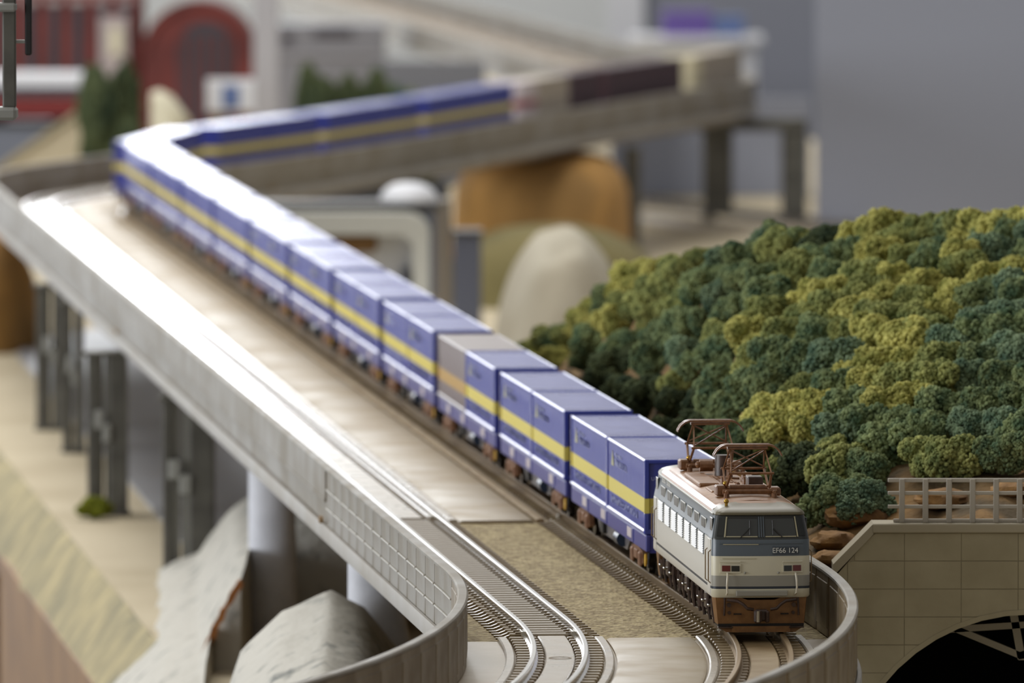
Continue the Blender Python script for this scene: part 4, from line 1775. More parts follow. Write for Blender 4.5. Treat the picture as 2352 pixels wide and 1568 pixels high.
TREES = [
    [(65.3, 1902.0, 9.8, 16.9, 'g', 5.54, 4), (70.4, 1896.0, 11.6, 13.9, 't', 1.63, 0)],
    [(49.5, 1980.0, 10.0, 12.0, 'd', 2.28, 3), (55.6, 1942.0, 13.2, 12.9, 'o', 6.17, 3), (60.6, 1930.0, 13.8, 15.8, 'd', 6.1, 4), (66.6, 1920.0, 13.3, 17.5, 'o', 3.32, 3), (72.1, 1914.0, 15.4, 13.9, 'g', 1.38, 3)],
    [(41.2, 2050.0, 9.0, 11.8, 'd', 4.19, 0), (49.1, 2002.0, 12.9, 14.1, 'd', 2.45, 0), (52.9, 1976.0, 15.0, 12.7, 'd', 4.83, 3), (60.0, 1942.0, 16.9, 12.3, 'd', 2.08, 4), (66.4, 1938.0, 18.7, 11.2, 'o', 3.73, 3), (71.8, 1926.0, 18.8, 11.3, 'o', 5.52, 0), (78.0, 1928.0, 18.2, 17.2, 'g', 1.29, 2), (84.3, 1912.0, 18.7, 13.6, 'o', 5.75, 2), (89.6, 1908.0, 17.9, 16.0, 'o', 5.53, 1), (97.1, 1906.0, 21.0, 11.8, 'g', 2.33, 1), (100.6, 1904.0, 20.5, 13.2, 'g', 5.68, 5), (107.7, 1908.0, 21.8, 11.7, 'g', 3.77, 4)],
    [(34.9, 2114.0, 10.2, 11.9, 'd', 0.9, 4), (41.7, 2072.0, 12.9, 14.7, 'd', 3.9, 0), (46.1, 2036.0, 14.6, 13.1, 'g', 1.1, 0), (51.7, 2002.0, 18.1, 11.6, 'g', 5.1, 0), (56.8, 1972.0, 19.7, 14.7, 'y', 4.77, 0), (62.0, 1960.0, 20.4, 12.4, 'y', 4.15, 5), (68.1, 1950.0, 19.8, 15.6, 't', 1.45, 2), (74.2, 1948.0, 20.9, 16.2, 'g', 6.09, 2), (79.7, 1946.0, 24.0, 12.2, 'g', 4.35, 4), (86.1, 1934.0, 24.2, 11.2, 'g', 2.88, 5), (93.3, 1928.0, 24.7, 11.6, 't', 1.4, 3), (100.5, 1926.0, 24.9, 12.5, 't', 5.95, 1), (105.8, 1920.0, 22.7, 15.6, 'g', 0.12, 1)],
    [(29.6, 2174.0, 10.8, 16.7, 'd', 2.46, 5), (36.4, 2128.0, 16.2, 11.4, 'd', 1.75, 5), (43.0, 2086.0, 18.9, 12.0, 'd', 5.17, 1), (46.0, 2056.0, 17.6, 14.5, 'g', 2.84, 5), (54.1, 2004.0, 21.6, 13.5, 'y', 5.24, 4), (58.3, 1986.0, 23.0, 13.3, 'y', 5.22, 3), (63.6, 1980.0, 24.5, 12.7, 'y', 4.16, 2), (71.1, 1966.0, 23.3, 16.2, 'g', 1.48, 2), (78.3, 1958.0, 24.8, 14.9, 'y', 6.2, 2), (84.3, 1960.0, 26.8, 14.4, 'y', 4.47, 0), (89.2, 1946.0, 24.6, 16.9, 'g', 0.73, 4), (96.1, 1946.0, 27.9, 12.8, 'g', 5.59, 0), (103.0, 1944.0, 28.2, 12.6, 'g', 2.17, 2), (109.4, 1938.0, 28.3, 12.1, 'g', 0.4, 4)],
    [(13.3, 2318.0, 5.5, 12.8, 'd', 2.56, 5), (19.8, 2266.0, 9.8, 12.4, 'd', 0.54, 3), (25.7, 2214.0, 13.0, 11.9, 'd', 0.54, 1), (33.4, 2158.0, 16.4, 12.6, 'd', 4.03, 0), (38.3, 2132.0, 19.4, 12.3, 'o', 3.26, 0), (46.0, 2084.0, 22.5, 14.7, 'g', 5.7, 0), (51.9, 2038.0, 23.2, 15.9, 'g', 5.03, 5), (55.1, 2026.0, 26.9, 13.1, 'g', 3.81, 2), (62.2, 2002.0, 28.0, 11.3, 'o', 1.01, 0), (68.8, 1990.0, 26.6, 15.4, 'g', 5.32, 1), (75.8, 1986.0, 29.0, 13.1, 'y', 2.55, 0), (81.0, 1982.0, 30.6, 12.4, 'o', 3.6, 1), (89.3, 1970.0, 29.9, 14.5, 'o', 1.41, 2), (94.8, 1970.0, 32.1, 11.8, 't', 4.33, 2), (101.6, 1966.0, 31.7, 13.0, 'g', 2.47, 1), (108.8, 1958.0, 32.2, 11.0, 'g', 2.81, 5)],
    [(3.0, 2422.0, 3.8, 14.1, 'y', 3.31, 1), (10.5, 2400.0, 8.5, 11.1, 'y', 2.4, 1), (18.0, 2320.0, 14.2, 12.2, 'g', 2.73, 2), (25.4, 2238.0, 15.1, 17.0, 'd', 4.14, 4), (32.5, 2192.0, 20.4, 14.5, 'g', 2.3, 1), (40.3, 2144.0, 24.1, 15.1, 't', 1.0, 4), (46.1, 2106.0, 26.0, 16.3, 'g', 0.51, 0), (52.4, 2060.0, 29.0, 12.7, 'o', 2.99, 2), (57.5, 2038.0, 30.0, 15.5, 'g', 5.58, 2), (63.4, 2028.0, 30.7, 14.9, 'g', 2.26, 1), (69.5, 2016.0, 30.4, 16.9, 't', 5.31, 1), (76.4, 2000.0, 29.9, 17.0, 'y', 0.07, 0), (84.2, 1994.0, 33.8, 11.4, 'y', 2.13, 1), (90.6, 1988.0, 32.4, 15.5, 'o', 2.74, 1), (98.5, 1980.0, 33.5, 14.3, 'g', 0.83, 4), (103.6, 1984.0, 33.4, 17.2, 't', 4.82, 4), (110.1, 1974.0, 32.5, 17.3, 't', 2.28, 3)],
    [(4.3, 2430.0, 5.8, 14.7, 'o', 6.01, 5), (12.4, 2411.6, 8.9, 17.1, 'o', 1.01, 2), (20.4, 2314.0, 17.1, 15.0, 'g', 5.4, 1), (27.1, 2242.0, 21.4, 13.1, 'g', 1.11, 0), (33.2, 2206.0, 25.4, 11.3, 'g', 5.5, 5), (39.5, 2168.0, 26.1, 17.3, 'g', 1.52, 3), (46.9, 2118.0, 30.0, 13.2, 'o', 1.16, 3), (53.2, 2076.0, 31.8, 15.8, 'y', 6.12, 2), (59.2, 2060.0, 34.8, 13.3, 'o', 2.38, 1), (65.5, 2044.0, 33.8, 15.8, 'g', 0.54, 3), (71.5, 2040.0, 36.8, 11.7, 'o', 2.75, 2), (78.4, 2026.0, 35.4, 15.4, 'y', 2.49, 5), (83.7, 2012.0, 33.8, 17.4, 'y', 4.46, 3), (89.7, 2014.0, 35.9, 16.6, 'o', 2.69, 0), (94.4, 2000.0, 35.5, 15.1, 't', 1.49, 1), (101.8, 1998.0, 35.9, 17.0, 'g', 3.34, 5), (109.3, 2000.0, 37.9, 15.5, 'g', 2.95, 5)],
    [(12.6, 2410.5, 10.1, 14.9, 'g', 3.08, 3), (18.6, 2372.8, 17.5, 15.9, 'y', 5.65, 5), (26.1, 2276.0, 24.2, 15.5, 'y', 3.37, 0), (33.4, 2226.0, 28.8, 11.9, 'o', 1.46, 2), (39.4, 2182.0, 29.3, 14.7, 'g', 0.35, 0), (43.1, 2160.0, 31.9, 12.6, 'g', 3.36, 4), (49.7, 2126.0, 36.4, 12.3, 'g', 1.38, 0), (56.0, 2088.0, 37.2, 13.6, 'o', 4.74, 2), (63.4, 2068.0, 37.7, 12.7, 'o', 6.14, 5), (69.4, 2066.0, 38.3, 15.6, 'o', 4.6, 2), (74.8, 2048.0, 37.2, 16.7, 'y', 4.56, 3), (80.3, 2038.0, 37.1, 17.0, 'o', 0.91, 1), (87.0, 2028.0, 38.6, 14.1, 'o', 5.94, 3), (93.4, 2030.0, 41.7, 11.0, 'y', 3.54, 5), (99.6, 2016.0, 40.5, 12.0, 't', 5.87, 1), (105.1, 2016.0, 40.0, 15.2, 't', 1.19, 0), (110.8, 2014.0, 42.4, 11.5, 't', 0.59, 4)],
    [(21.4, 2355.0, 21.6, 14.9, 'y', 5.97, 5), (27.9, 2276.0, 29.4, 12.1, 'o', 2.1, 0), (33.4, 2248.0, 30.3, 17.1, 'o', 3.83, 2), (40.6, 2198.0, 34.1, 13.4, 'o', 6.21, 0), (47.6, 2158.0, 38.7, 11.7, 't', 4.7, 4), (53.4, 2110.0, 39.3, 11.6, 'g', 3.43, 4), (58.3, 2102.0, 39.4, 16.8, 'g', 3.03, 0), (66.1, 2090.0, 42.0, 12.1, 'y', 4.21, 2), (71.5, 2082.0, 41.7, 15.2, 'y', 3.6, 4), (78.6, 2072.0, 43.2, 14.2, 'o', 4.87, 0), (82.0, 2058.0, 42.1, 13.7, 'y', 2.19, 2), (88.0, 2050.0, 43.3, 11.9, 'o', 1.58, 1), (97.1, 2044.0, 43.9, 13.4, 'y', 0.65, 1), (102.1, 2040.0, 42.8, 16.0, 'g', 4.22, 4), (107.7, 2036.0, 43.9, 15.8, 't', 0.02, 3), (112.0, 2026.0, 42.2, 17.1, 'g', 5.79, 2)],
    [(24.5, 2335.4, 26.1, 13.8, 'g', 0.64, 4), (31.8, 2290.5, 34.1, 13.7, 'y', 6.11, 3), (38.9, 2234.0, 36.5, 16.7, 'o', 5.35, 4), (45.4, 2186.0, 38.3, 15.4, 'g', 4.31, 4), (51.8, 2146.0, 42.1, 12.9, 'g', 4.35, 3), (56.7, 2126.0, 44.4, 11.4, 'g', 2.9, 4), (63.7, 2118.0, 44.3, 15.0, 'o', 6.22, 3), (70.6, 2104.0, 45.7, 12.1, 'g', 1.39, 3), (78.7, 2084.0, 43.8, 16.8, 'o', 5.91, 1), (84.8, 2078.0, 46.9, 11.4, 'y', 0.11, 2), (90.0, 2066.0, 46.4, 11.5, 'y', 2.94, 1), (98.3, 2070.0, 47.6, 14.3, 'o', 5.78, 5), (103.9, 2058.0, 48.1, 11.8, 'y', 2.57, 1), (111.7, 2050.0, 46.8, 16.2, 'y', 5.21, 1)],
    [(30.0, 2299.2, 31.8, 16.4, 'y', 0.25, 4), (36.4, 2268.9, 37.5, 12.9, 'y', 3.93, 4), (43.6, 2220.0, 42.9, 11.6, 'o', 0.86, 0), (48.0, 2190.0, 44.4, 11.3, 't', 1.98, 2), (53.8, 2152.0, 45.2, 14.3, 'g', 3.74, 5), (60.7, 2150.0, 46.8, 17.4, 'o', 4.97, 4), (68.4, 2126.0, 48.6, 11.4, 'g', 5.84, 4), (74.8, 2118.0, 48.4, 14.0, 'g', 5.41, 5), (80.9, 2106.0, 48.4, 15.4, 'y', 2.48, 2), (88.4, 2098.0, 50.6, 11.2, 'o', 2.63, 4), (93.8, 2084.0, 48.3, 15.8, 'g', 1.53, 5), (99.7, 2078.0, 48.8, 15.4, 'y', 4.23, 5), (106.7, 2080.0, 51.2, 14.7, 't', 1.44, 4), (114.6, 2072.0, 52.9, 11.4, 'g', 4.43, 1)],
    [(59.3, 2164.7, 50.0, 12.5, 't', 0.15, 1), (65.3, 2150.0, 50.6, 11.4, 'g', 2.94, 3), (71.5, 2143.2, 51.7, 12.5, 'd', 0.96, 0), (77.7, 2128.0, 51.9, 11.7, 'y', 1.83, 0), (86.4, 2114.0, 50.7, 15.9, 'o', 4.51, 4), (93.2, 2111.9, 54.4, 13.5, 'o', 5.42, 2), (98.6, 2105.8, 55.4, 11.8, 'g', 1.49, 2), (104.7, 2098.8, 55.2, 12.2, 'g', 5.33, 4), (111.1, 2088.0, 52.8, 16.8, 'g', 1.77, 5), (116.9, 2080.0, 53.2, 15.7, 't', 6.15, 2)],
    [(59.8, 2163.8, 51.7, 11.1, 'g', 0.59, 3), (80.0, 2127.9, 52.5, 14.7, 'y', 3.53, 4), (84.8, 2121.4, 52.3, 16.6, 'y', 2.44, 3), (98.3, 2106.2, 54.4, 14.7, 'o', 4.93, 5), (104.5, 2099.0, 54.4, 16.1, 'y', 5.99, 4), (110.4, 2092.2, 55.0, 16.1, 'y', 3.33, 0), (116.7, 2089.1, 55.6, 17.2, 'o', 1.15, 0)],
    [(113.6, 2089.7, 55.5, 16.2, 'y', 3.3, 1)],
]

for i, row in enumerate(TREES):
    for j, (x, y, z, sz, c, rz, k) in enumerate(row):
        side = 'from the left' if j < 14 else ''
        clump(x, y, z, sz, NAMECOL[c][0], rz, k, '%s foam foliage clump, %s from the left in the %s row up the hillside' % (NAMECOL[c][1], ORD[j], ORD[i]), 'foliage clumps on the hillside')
clump(-121.5, 2748, GZ - 0.5, 12.5, 'foliage_moss', 0.4, 1, 'small mossy green tuft on the sand in front of a grey pier', None, 'plant', 'grass_tuft', 0.8)

# ------------------------------------------------------------------ stone arch bridge at the right
BY = 1862.0
br = thing('stone_bridge', 'grey block-stone bridge wall with a dark arch and sloping left coping', 'bridge', (100, BY, GZ))
O = (100, BY, GZ)
ax, az, ar = 102.5, -40.0, 36.9
XL, XR, ZT = 64.0, 139.0, 13.2


def arch_low(x):
    d = abs(x - ax)
    return az + math.sqrt(ar * ar - d * d) if d < ar else -1e9


def top_at(x):
    return ZT if x > 71.5 else ZT - (71.5 - x) * 1.15


m = MB(O)
n = 60
up, dn = [], []
for i in range(n + 1):
    x = XL + (XR - XL) * i / n
    up.append((x, top_at(x)))
    dn.append((x, max(GZ, arch_low(x) + 0.3)))
L = [[(up[i][0], BY + 0.16, up[i][1]), (up[i][0], BY + 9, up[i][1]), (dn[i][0], BY + 9, dn[i][1]), (dn[i][0], BY + 0.16, dn[i][1])] for i in range(n + 1)]
m.loft(L)
m.build('mortar_core', 'stone_mortar', br)
bw, bh = 11.25, 5.55
row = 0
z1 = ZT - 0.05
while z1 > GZ:
    z0 = max(GZ, z1 - bh)
    x = 64.0 + 13.6 - bw * 2
    while x < XR:
        xa, xb = max(x + 0.08, XL), min(x + bw - 0.08, XR)
        if xb - xa > 0.8:
            pts_t, pts_b = [], []
            for i in range(9):
                xx = xa + (xb - xa) * i / 8
                lo_z = max(z0 + 0.08, arch_low(xx) + 0.25)
                hi_z = min(z1 - 0.08, top_at(xx))
                if hi_z > lo_z + 0.15:
                    pts_t.append((xx, hi_z))
                    pts_b.append((xx, lo_z))
            if len(pts_t) >= 2:
                q = MB(O)
                dy = rnd.uniform(-0.05, 0.05)
                q.prism(pts_b + pts_t[::-1], BY + dy, BY + 0.7, 'y')
                q.build('stone_block', 'stone_block', br)
        x += bw
    z1 -= bh
    row += 1
m = MB(O)
m.box(71.2, XR, BY - 0.7, BY + 9.5, ZT, ZT + 1.8, 0.2)
m.build('coping', 'stone_coping', br)
m = MB(O)
m.prism([(71.4, ZT + 1.8), (71.4, ZT - 0.3), (XL - 0.5, ZT - 8.6), (XL - 0.5, ZT - 6.2)], BY - 0.5, BY + 9.5, 'y')
m.build('sloping_coping', 'stone_coping', br)
m = MB(O)
L = []
for i in range(25):
    an = PI * i / 24
    c_, s_ = math.cos(an), math.sin(an)
    L.append([(ax + (ar + 0.1) * c_, BY - 0.15, az + (ar + 0.1) * s_), (ax + (ar + 1.1) * c_, BY - 0.15, az + (ar + 1.1) * s_), (ax + (ar + 1.1) * c_, BY + 9, az + (ar + 1.1) * s_), (ax + (ar + 0.1) * c_, BY + 9, az + (ar + 0.1) * s_)])
m.loft(L)
m.build('arch_ring', 'stone_block', br)
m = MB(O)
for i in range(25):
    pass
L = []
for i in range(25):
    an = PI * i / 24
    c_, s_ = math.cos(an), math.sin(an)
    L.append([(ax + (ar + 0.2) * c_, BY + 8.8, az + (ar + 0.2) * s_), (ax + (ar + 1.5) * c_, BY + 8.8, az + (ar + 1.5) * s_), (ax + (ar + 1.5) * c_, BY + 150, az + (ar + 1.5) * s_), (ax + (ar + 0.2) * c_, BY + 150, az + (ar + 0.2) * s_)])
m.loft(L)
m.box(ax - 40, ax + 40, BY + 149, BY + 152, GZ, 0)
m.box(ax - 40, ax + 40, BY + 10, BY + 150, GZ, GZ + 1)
m.build('vault', 'vault_darkness', br)  # black colour stands in for the darkness inside the arch
# truss inside the arch
tr = thing('truss_girder', 'grey steel truss girder crossing inside the dark arch', 'girder', (100, BY + 14, GZ))
TO = (100, BY + 14, GZ)
yt = BY + 15


def bar(a_, b_, wd, name):
    mb_ = MB(TO)
    A_, B_ = Vector((a_[0], yt, a_[1])), Vector((b_[0], yt, b_[1]))
    d = (B_ - A_).normalized()
    nrm = Vector((-d.z, 0, d.x)) * wd * 0.65
    L_ = []
    for p in (A_, B_):
        L_.append([tuple(p + nrm + Vector((0, -0.8, 0))), tuple(p - nrm + Vector((0, -0.8, 0))), tuple(p - nrm + Vector((0, 0.8, 0))), tuple(p + nrm + Vector((0, 0.8, 0)))])
    mb_.loft(L_)
    mb_.build(name, 'truss_grey', tr)


bar((73, -8.2), (140, -4.0), 1.0, 'top_chord')
bar((88, -7.0), (101.3, -12.5), 1.0, 'brace')
bar((100.0, -4.2), (101.6, -13.2), 1.2, 'vertical_bar')
bar((101.3, -12.5), (117, -6.0), 1.0, 'brace')
bar((101.0, -12.8), (140, -12.2), 1.0, 'bottom_chord')
bar((117, -6), (117, -12.8), 1.2, 'vertical_bar')
bar((68, -44), (74, -8), 1.2, 'end_post')
bar((68, -56), (68, -44), 1.2, 'end_post')
# railing on the bridge
rl = thing('bridge_railing', 'pale grey three-bar railing standing on the bridge coping', 'railing', (100, BY + 3, ZT + 1.8))
RO_ = (100, BY + 3, ZT + 1.8)
z0 = ZT + 1.8
x = 77.2
while x < XR:
    m = MB(RO_)
    m.box(x - 0.55, x + 0.55, BY + 2.3, BY + 3.5, z0, z0 + 8.7, 0.12)
    m.build('post', 'railing_grey', rl)
    x += 4.66
for zz, hh in ((0.25, 0.7), (3.0, 0.7), (5.7, 0.7), (8.2, 0.8)):
    m = MB(RO_)
    m.box(74.4 if zz > 1 else 75.5, XR, BY + 2.5, BY + 3.3, z0 + zz - 0.2, z0 + zz + hh - 0.2, 0.12)
    m.build('rail_bar', 'railing_grey', rl)

# ------------------------------------------------------------------ far scenery
# portal pier and column below the rising section
def portal(label, x0, x1, y, w0, w1, ztop):
    t = thing('portal_pier', label, 'pier', (x0, y, GZ))
    o_ = (x0, y, GZ)
    for xa, xb in ((x0, x0 + w0), (x1 - w1, x1)):
        m = MB(o_)
        m.box(xa, xb, y, y + 12, GZ, ztop, 0.4)
        m.build('leg', 'pier_grey', t)
    m = MB(o_)
    m.box(x0 - 2, x1, y - 1, y + 13, ztop, ztop + 6, 0.4)
    m.build('cap_beam', 'pier_grey', t)
    m = MB(o_)
    m.box(x0 - 1, x0 + w0 + 1, y - 1, y + 13, GZ - 0.5, GZ + 2, 0.3)
    m.box(x1 - w1 - 1, x1 + 1, y - 1, y + 13, GZ - 0.5, GZ + 2, 0.3)
    m.build('foot', 'pier_grey', t)


portal('dark portal pier under the far right end of the viaduct', 90, 139, 4446, 14, 12, -10.5)
pl_ = thing('viaduct_column', 'dark single column under the rising viaduct beside the ochre hill', 'pier', (51, 4190, GZ))
m = MB((51, 4190, GZ))
m.box(50, 57, 4186, 4194, GZ, -7.5, 0.4)
m.build('shaft', 'pier_grey', pl_)
m = MB((51, 4190, GZ))
m.box(48, 59, 4184, 4196, GZ, GZ + 2, 0.4)
m.build('foot', 'pier_grey', pl_)


def mound(label, name, m_, x, y, rx, ry, h, seed, pw=2.0):
    def fn(px, py):
        d = math.hypot((px - x) / rx, (py - y) / ry)
        return GZ - 2 + (h + 2) * max(0.0, 1 - d ** pw) ** (1 / pw) + noise2(px, py, rx * 0.4, seed) * h * 0.05
    return lump(name, m_, label, 'hill', x - rx, x + rx, y - ry, y + ry, 40, 30, fn, GZ - 4)


mound('ochre earth hill under the rising viaduct', 'earth_hill', 'ochre_hill', 13, 4150, 40, 90, 49, 1.0, 4.0)
mound('olive green hill in front of the ochre one', 'earth_hill', 'olive_hill', 16, 3850, 46, 70, 31, 2.0, 2.4)
mound('pale sandy mound rising left of the foliage', 'sand_mound', 'pale_mound', 17, 3250, 25, 60, 60, 3.0, 2.1)
mound('ochre hill behind the piers at the left edge', 'earth_hill', 'ochre_hill', -205, 3560, 28, 60, 44, 4.0, 2.4)


def simple(name, label, cat, base, parts, rz=0.0):
    """parts: (name, material, [boxes x0,x1,y0,y1,z0,z1,chamfer])"""
    t = thing(name, label, cat, base, rz)
    for pn, mt, bxs in parts:
        m = MB(base)
        for q in bxs:
            m.box(*q)
        m.build(pn, mt, t)
    return t


# white gatehouse with dome lamp, right of it a taupe pillar and a slate block
gx, gy = -58, 3430
t = thing('white_gatehouse', 'white gatehouse with rounded corner and brown panel behind the train', 'building', (gx, gy, GZ))
B_ = (gx, gy, GZ)
m = MB(B_)
out = [(-92, GZ), (-92, 1)]
for i in range(7):
    an = PI / 2 - (PI / 2) * i / 6
    out.append((-38 + 8 * math.cos(an), -7 + 8 * math.sin(an)))
out += [(-30, GZ), (-36, GZ), (-36, -10), (-40, -7), (-86, -7), (-86, GZ)]
m.prism(out, gy - 14, gy + 12, 'y')
m.build('portal_frame', 'portal_white', t)
m = MB(B_)
m.box(-86, -36, gy + 2, gy + 6, GZ, -7)
m.build('back_wall', 'white_paint', t)
m = MB(B_)
m.box(-80, -49, gy - 4, gy + 2, -14, -7.2, 1.5)
m.build('lintel', 'lintel_brown', t)
m = MB(B_)
m.box(-40.5, -37.5, gy - 6, gy + 2, GZ, -20, 0.3)
m.build('door', 'slate_blue', t)
m = MB(B_)
m.box(-96, -26, gy - 4, gy + 18, 1.0, 4.2, 0.5)
m.build('roof', 'roof_dark', t)
dm = MB((-37.5, gy, 4.2))
L = []
for i in range(1, 9):
    an = (PI / 2) * i / 8.2
    r_ = 10.6 * math.cos(an) ** 0.8
    L.append([(-37.5 + r_ * math.cos(2 * PI * j / 24), gy + 4 + r_ * math.sin(2 * PI * j / 24), 4.2 + 7.0 * math.sin(an)) for j in range(24)])
dm.loft([[(-37.5 + 10.6 * math.cos(2 * PI * j / 24), gy + 4 + 10.6 * math.sin(2 * PI * j / 24), 4.2) for j in range(24)]] + L)
o = dm.build('dome', 'white_paint')
at(o, (-37.5, gy, 4.2))
tag(o, 'white dome cap lying on the dark flat roof of the gatehouse', 'dome')
simple('taupe_pillar', 'taupe pillar standing between the white gatehouse and the slate block', 'pillar', (-25, 3520, GZ), [('shaft', 'taupe', [(-28.5, -22.5, 3515, 3530, GZ, 1, 0.4)]), ('foot', 'taupe', [(-29.5, -21.5, 3514, 3531, GZ, GZ + 3, 0.3)])])
simple('slate_block', 'slate-blue tower block in front of the olive hill', 'building', (-17, 3520, GZ), [('tower', 'slate_blue', [(-22, -11.5, 3515, 3535, GZ, -12, 0.5)]), ('roof', 'roof_dark', [(-22.6, -11, 3514, 3536, -12, -10.6, 0.3)])])
# ground-level tracks below the portal pier
for i, (lab, dy) in enumerate((('nearer ground-level track crossing below the portal pier', 0), ('farther ground-level track crossing below the portal pier', 70))):
    p0, p1 = Vector((20, 4640 + dy, 0)), Vector((180, 4250 + dy, 0))
    d = (p1 - p0).normalized()
    nrm = Vector((-d.y, d.x, 0))
    t = thing('ground_track', lab, 'track', (100, 4440 + dy, GZ), 0, 'ground-level tracks in the distance')
    bb = (100, 4440 + dy, GZ)
    for sg in (-1, 1):
        m = MB(bb)
        L = []
        for p in (p0, p1):
            q = p + nrm * sg * 4.85
            L.append([(q.x - 0.7, q.y, GZ + 3), (q.x + 0.7, q.y, GZ + 3), (q.x + 0.7, q.y, GZ + 6), (q.x - 0.7, q.y, GZ + 6)])
        m.loft(L)
        m.build('rail', 'rail_metal', t)
    m = MB(bb)
    L = [[tuple(p + nrm * -11 + Vector((0, 0, GZ - 0.5))), tuple(p + nrm * 11 + Vector((0, 0, GZ - 0.5))), tuple(p + nrm * 8 + Vector((0, 0, GZ + 2.5))), tuple(p + nrm * -8 + Vector((0, 0, GZ + 2.5)))] for p in (p0, p1)]
    m.loft(L)
    m.build('track_bed', 'slab_plastic', t)
    m = MB(bb)
    for k in range(80):
        c = p0.lerp(p1, (k + 0.5) / 80)
        M = Matrix.Translation((c.x, c.y, GZ)) @ Matrix.Rotation(math.atan2(d.y, d.x), 4, 'Z')
        m.box(-1.2, 1.2, -8, 8, 2.5, 3.4, M=M)
    tag(m.build('sleepers', 'sleeper_plastic', t, 0), kind='stuff')

# added dark board imitating the shade below the rising section
simple('shade_board', 'added dark board imitating the shade under the rising viaduct behind the gatehouse', 'wall', (-60, 3880, GZ), [('wall', 'slate_dark', [(-128, -26, 3876, 3884, GZ, -10, 0.5)]), ('coping', 'roof_dark', [(-129, -25, 3874, 3886, -10, -8.6, 0.3)])])

# red brick station building
bxo = (-205, 5000, GZ)
st = thing('brick_station', 'blurred red brick station building with a round gable at the upper left', 'building', bxo)
Y0 = 5000
m = MB(bxo)
hx, hr, hz = -166, 29.5, 6
arc = [(hx + hr * math.cos(PI * i / 24), hz + hr * math.sin(PI * i / 24)) for i in range(25)]
m.prism([(hx + hr, GZ)] + arc + [(hx - hr, GZ)], Y0, Y0 + 80, 'y')
m.build('hall', 'brick_red', st)
m = MB(bxo)
L = []
for i in range(25):
    an = PI * i / 24
    L.append([(hx + r_ * math.cos(an), y_, hz + r_ * math.sin(an)) for r_, y_ in ((hr - 2.5, Y0 - 2), (hr + 1.0, Y0 - 2), (hr + 1.0, Y0 + 4), (hr - 2.5, Y0 + 4))])
m.loft(L)
m.build('gable_band', 'brick_red', st)
m = MB(bxo)
arc2 = [(hx + 4 + 15 * math.cos(PI * i / 16), hz + 4 + 15 * math.sin(PI * i / 16)) for i in range(17)]
m.prism([(hx + 19, -38)] + arc2 + [(hx - 11, -38)], Y0 - 1.5, Y0 + 1, 'y')
aw = m.build('arch_window', 'window_dark', st)
m = MB(bxo)
for i in range(5):
    x = hx - 8 + i * 6
    m.box(x - 0.8, x + 0.8, Y0 - 2.4, Y0 - 1, -38, 18)
m.build('mullion', 'brick_red', aw)
m = MB(bxo)
m.box(-290, -197, Y0 + 6, Y0 + 70, GZ, 40)
m.build('wing', 'brick_red', st)
for i in range(7):
    x = -283 + i * 12.5
    m = MB(bxo)
    m.box(x, x + 6, Y0 + 4.5, Y0 + 7, -20, 34, 0.4)
    w_ = m.build('window', 'window_dark', st)
    m = MB(bxo)
    m.box(x - 0.8, x + 6.8, Y0 + 3.6, Y0 + 6.5, 34, 37, 0.3)
    m.build('lintel', 'brick_band', w_)
m = MB(bxo)
m.box(-292, -196, Y0 + 3, Y0 + 8, -24, -21, 0.4)
m.build('string_course', 'brick_band', st)
m = MB(bxo)
m.box(-218, -203, Y0 - 6, Y0 + 6, GZ, 28, 0.5)
m.build('stair_tower', 'brick_band', st)
m = MB(bxo)
m.box(-213, -206, Y0 - 7.5, Y0 - 5, 8, 22, 0.5)
m.build('cream_panel', 'cream_paint', st)

simple('railcar', 'red and white railcar at the far left in front of the brick station', 'railcar', (-235, 4600, -11), [
    ('body', 'red_car', [(-265, -204, 4592, 4612, -10, 0, 1.0)]), ('roof', 'white_paint', [(-264, -205, 4593, 4611, 0, 12, 2.0)]),
    ('window_band', 'window_dark', [(-262, -207, 4591.4, 4592.4, 1, 5, 0.2)]), ('bogie', 'wagon_dark', [(-258, -246, 4595, 4609, -11.5, -10), (-224, -212, 4595, 4609, -11.5, -10)])])
simple('dark_platform', 'dark platform block carrying the red and white railcar', 'platform', (-235, 4600, GZ), [('block', 'slate_dark', [(-275, -203, 4580, 4630, GZ, -12, 0.5)]), ('edge', 'wagon_dark', [(-275, -203, 4579, 4583, -14, -11.5, 0.3)])])
rp = thing('concrete_ramp', 'beige concrete ramp sloping up to the dark green bush', 'ramp', (-208, 4320, GZ))
m = MB((-208, 4320, GZ))
m.prism([(-236, GZ), (-236, -24), (-226, -17), (-196, 4), (-188, 4), (-188, GZ)], 4290, 4340, 'y')
m.build('slope', 'sand', rp)
m = MB((-208, 4320, GZ))
m.prism([(-236, -24), (-226, -17), (-196, 4), (-188, 4), (-188, 6), (-196.6, 6), (-226.6, -15), (-236, -22)], 4288, 4291, 'y')
m.build('kerb', 'stone_coping', rp)
clump(-178, 4250, -54, 42, 'foliage_dark', 0.3, 2, 'tall dark green bush left of the cream silo', 'bushes behind the far bend', 'bush', 'bush', 2.65)
clump(-88, 4300, -54, 36, 'foliage_dark', 1.3, 3, 'dark green bush beside the pale post above the blue train', 'bushes behind the far bend', 'bush', 'bush', 2.85)
clump(-64, 4330, -54, 34, 'foliage_dark', 2.2, 4, 'taller dark bush in the middle of the three above the blue train', 'bushes behind the far bend', 'bush', 'bush', 3.15)
clump(-46, 4360, -54, 28, 'foliage_green', 3.2, 5, 'lighter green bush at the right end of the bushes', 'bushes behind the far bend', 'bush', 'bush', 3.2)
sl = thing('cream_silo', 'cream silo with a slanted top behind the far bend', 'silo', (-150, 4150, GZ))
m = MB((-150, 4150, GZ))
L = [[(-150 + 8.8 * math.cos(2 * PI * j / 24), 4150 + 8.8 * math.sin(2 * PI * j / 24), GZ) for j in range(24)]]
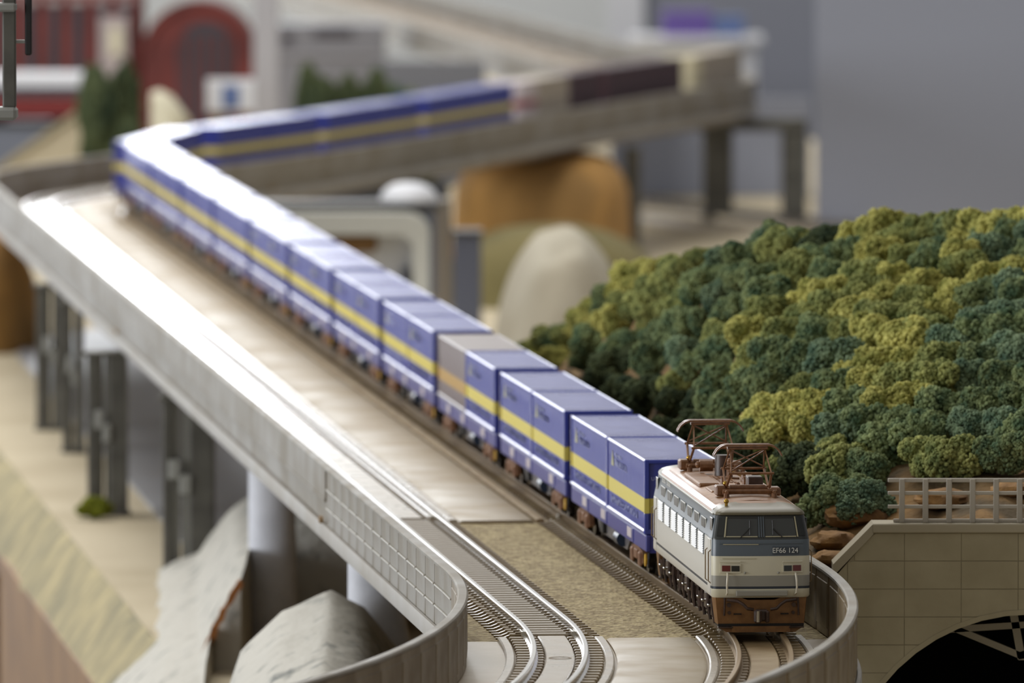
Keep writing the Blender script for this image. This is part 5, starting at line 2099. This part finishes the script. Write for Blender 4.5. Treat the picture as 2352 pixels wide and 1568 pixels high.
L.append([(-150 + 8.8 * math.cos(2 * PI * j / 24), 4150 + 8.8 * math.sin(2 * PI * j / 24), 12 - 6 * math.cos(2 * PI * j / 24)) for j in range(24)])
m.loft(L)
m.build('drum', 'cream_paint', sl)
m = MB((-150, 4150, GZ))
L2 = [L[1], [(-152 + 3 * math.cos(2 * PI * j / 24), 4150 + 3 * math.sin(2 * PI * j / 24), 18 - 1.5 * math.cos(2 * PI * j / 24)) for j in range(24)]]
m.loft(L2)
m.build('cap', 'cream_paint', sl)
simple('sign_board', 'white and blue sign board on brown legs right of the cream silo', 'sign', (-127, 4300, GZ), [
    ('board', 'white_paint', [(-139, -117, 4298, 4302, 4, 19, 0.4)]), ('blue_field', 'blue_paint', [(-132, -124, 4297.4, 4298.4, 6, 16, 0.2)]),
    ('leg', 'lintel_brown', [(-137, -133, 4299, 4301, GZ, 4)]), ('leg', 'lintel_brown', [(-123, -119, 4299, 4301, GZ, 4)])])
simple('concrete_post', 'tall pale grey post right of the red brick station', 'post', (-122, 4700, GZ), [('shaft', 'post_grey', [(-128.5, -116, 4694, 4706, GZ, 50, 0.5)]), ('foot', 'post_grey', [(-130, -114, 4692, 4708, GZ, GZ + 3, 0.4)])])
simple('grey_building', 'long grey building with a dark strip window under the pale viaduct', 'building', (-80, 5350, GZ), [
    ('wall', 'grey_building', [(-140, -72, 5340, 5390, GZ, 14, 0.5), (-140, -76, 5400, 5440, GZ, 2, 0.5)]), ('strip_window', 'window_dark', [(-112, -90, 5338.6, 5341, 7, 12, 0.3)]),
    ('small_window', 'window_dark', [(-130, -124, 5338.6, 5341, 3, 9, 0.3)]), ('ledge', 'post_grey', [(-141, -66, 5338, 5342, -4, -2.5, 0.3)])])
simple('boundary_wall', 'low dim grey wall under the pale viaduct behind the bushes', 'wall', (-42, 4890, GZ), [('wall', 'dim_grey', [(-74, -12, 4884, 4896, GZ, -8, 0.4)]), ('upper_panel', 'dim_grey', [(-73, -14, 4886, 4894, -7.4, 8, 0.4)]), ('coping', 'grey_building', [(-75, -11.5, 4883, 4897, -8, -7, 0.2)])])
simple('low_bench', 'long white bench along the grey backdrop at the far right', 'bench', (117, 6040, GZ), [('top', 'white_paint', [(76, 160, 6010, 6070, -18, -13, 0.5)]), ('panel', 'white_paint', [(80, 156, 6020, 6060, GZ, -18, 0.4)])])
simple('purple_box', 'purple box on the white bench before the grey backdrop', 'box', (112, 6040, -13), [('carton', 'purple_paint', [(96, 127, 6025, 6055, -13, 0, 0.6)]), ('lid', 'purple_paint', [(95.4, 127.6, 6024.4, 6055.6, 0, 2.5, 0.5)])])
simple('blue_box', 'blue box right of the purple one on the white bench', 'box', (137, 6040, -13), [('carton', 'blue_paint', [(128.5, 148, 6026, 6054, -13, -3, 0.6)]), ('lid', 'blue_paint', [(128, 148.5, 6025.4, 6054.6, -3, -1, 0.4)])])
# grey stand left of the layout whose bracket reaches into the picture
gs = thing('metal_stand', 'grey metal stand reaching in at the upper left corner', 'stand', (-135, 1905, -ZR))
go_ = (-135, 1905, -ZR)
m = MB(go_)
m.box(-138, -132, 1902, 1908, -ZR + 8, 150, 0.5)
m.build('pole', 'pier_grey', gs)
m = MB(go_)
m.cyl((-135, 1905, -ZR), (-135, 1905, -ZR + 8), 90, 80, 32)
m.build('base', 'pier_grey', gs)
m = MB(go_)
m.box(-133, -99.8, 1901, 1909, 93.2, 95.8, 0.6)
m.build('lower_arm', 'pier_light', gs)
m = MB(go_)
m.box(-133, -99.9, 1902, 1908, 115.0, 116.8, 0.4)
m.build('upper_arm', 'pier_light', gs)
m = MB(go_)
m.box(-102.7, -100.0, 1903.5, 1906.5, 95.6, 128, 0.3)
m.build('upright', 'pier_grey', gs)
m = MB(go_)
m.box(-98.2, -96.8, 1904, 1906, 106.2, 128, 0.3)
m.build('hanging_rod', 'wagon_dark', gs)
m = MB(go_)
m.box(-100.5, -97.5, 1904.3, 1905.7, 108.6, 109.3, 0.1)
m.box(-101.0, -96.9, 1904.3, 1905.7, 126, 127, 0.1)
m.build('clip', 'pier_light', gs)
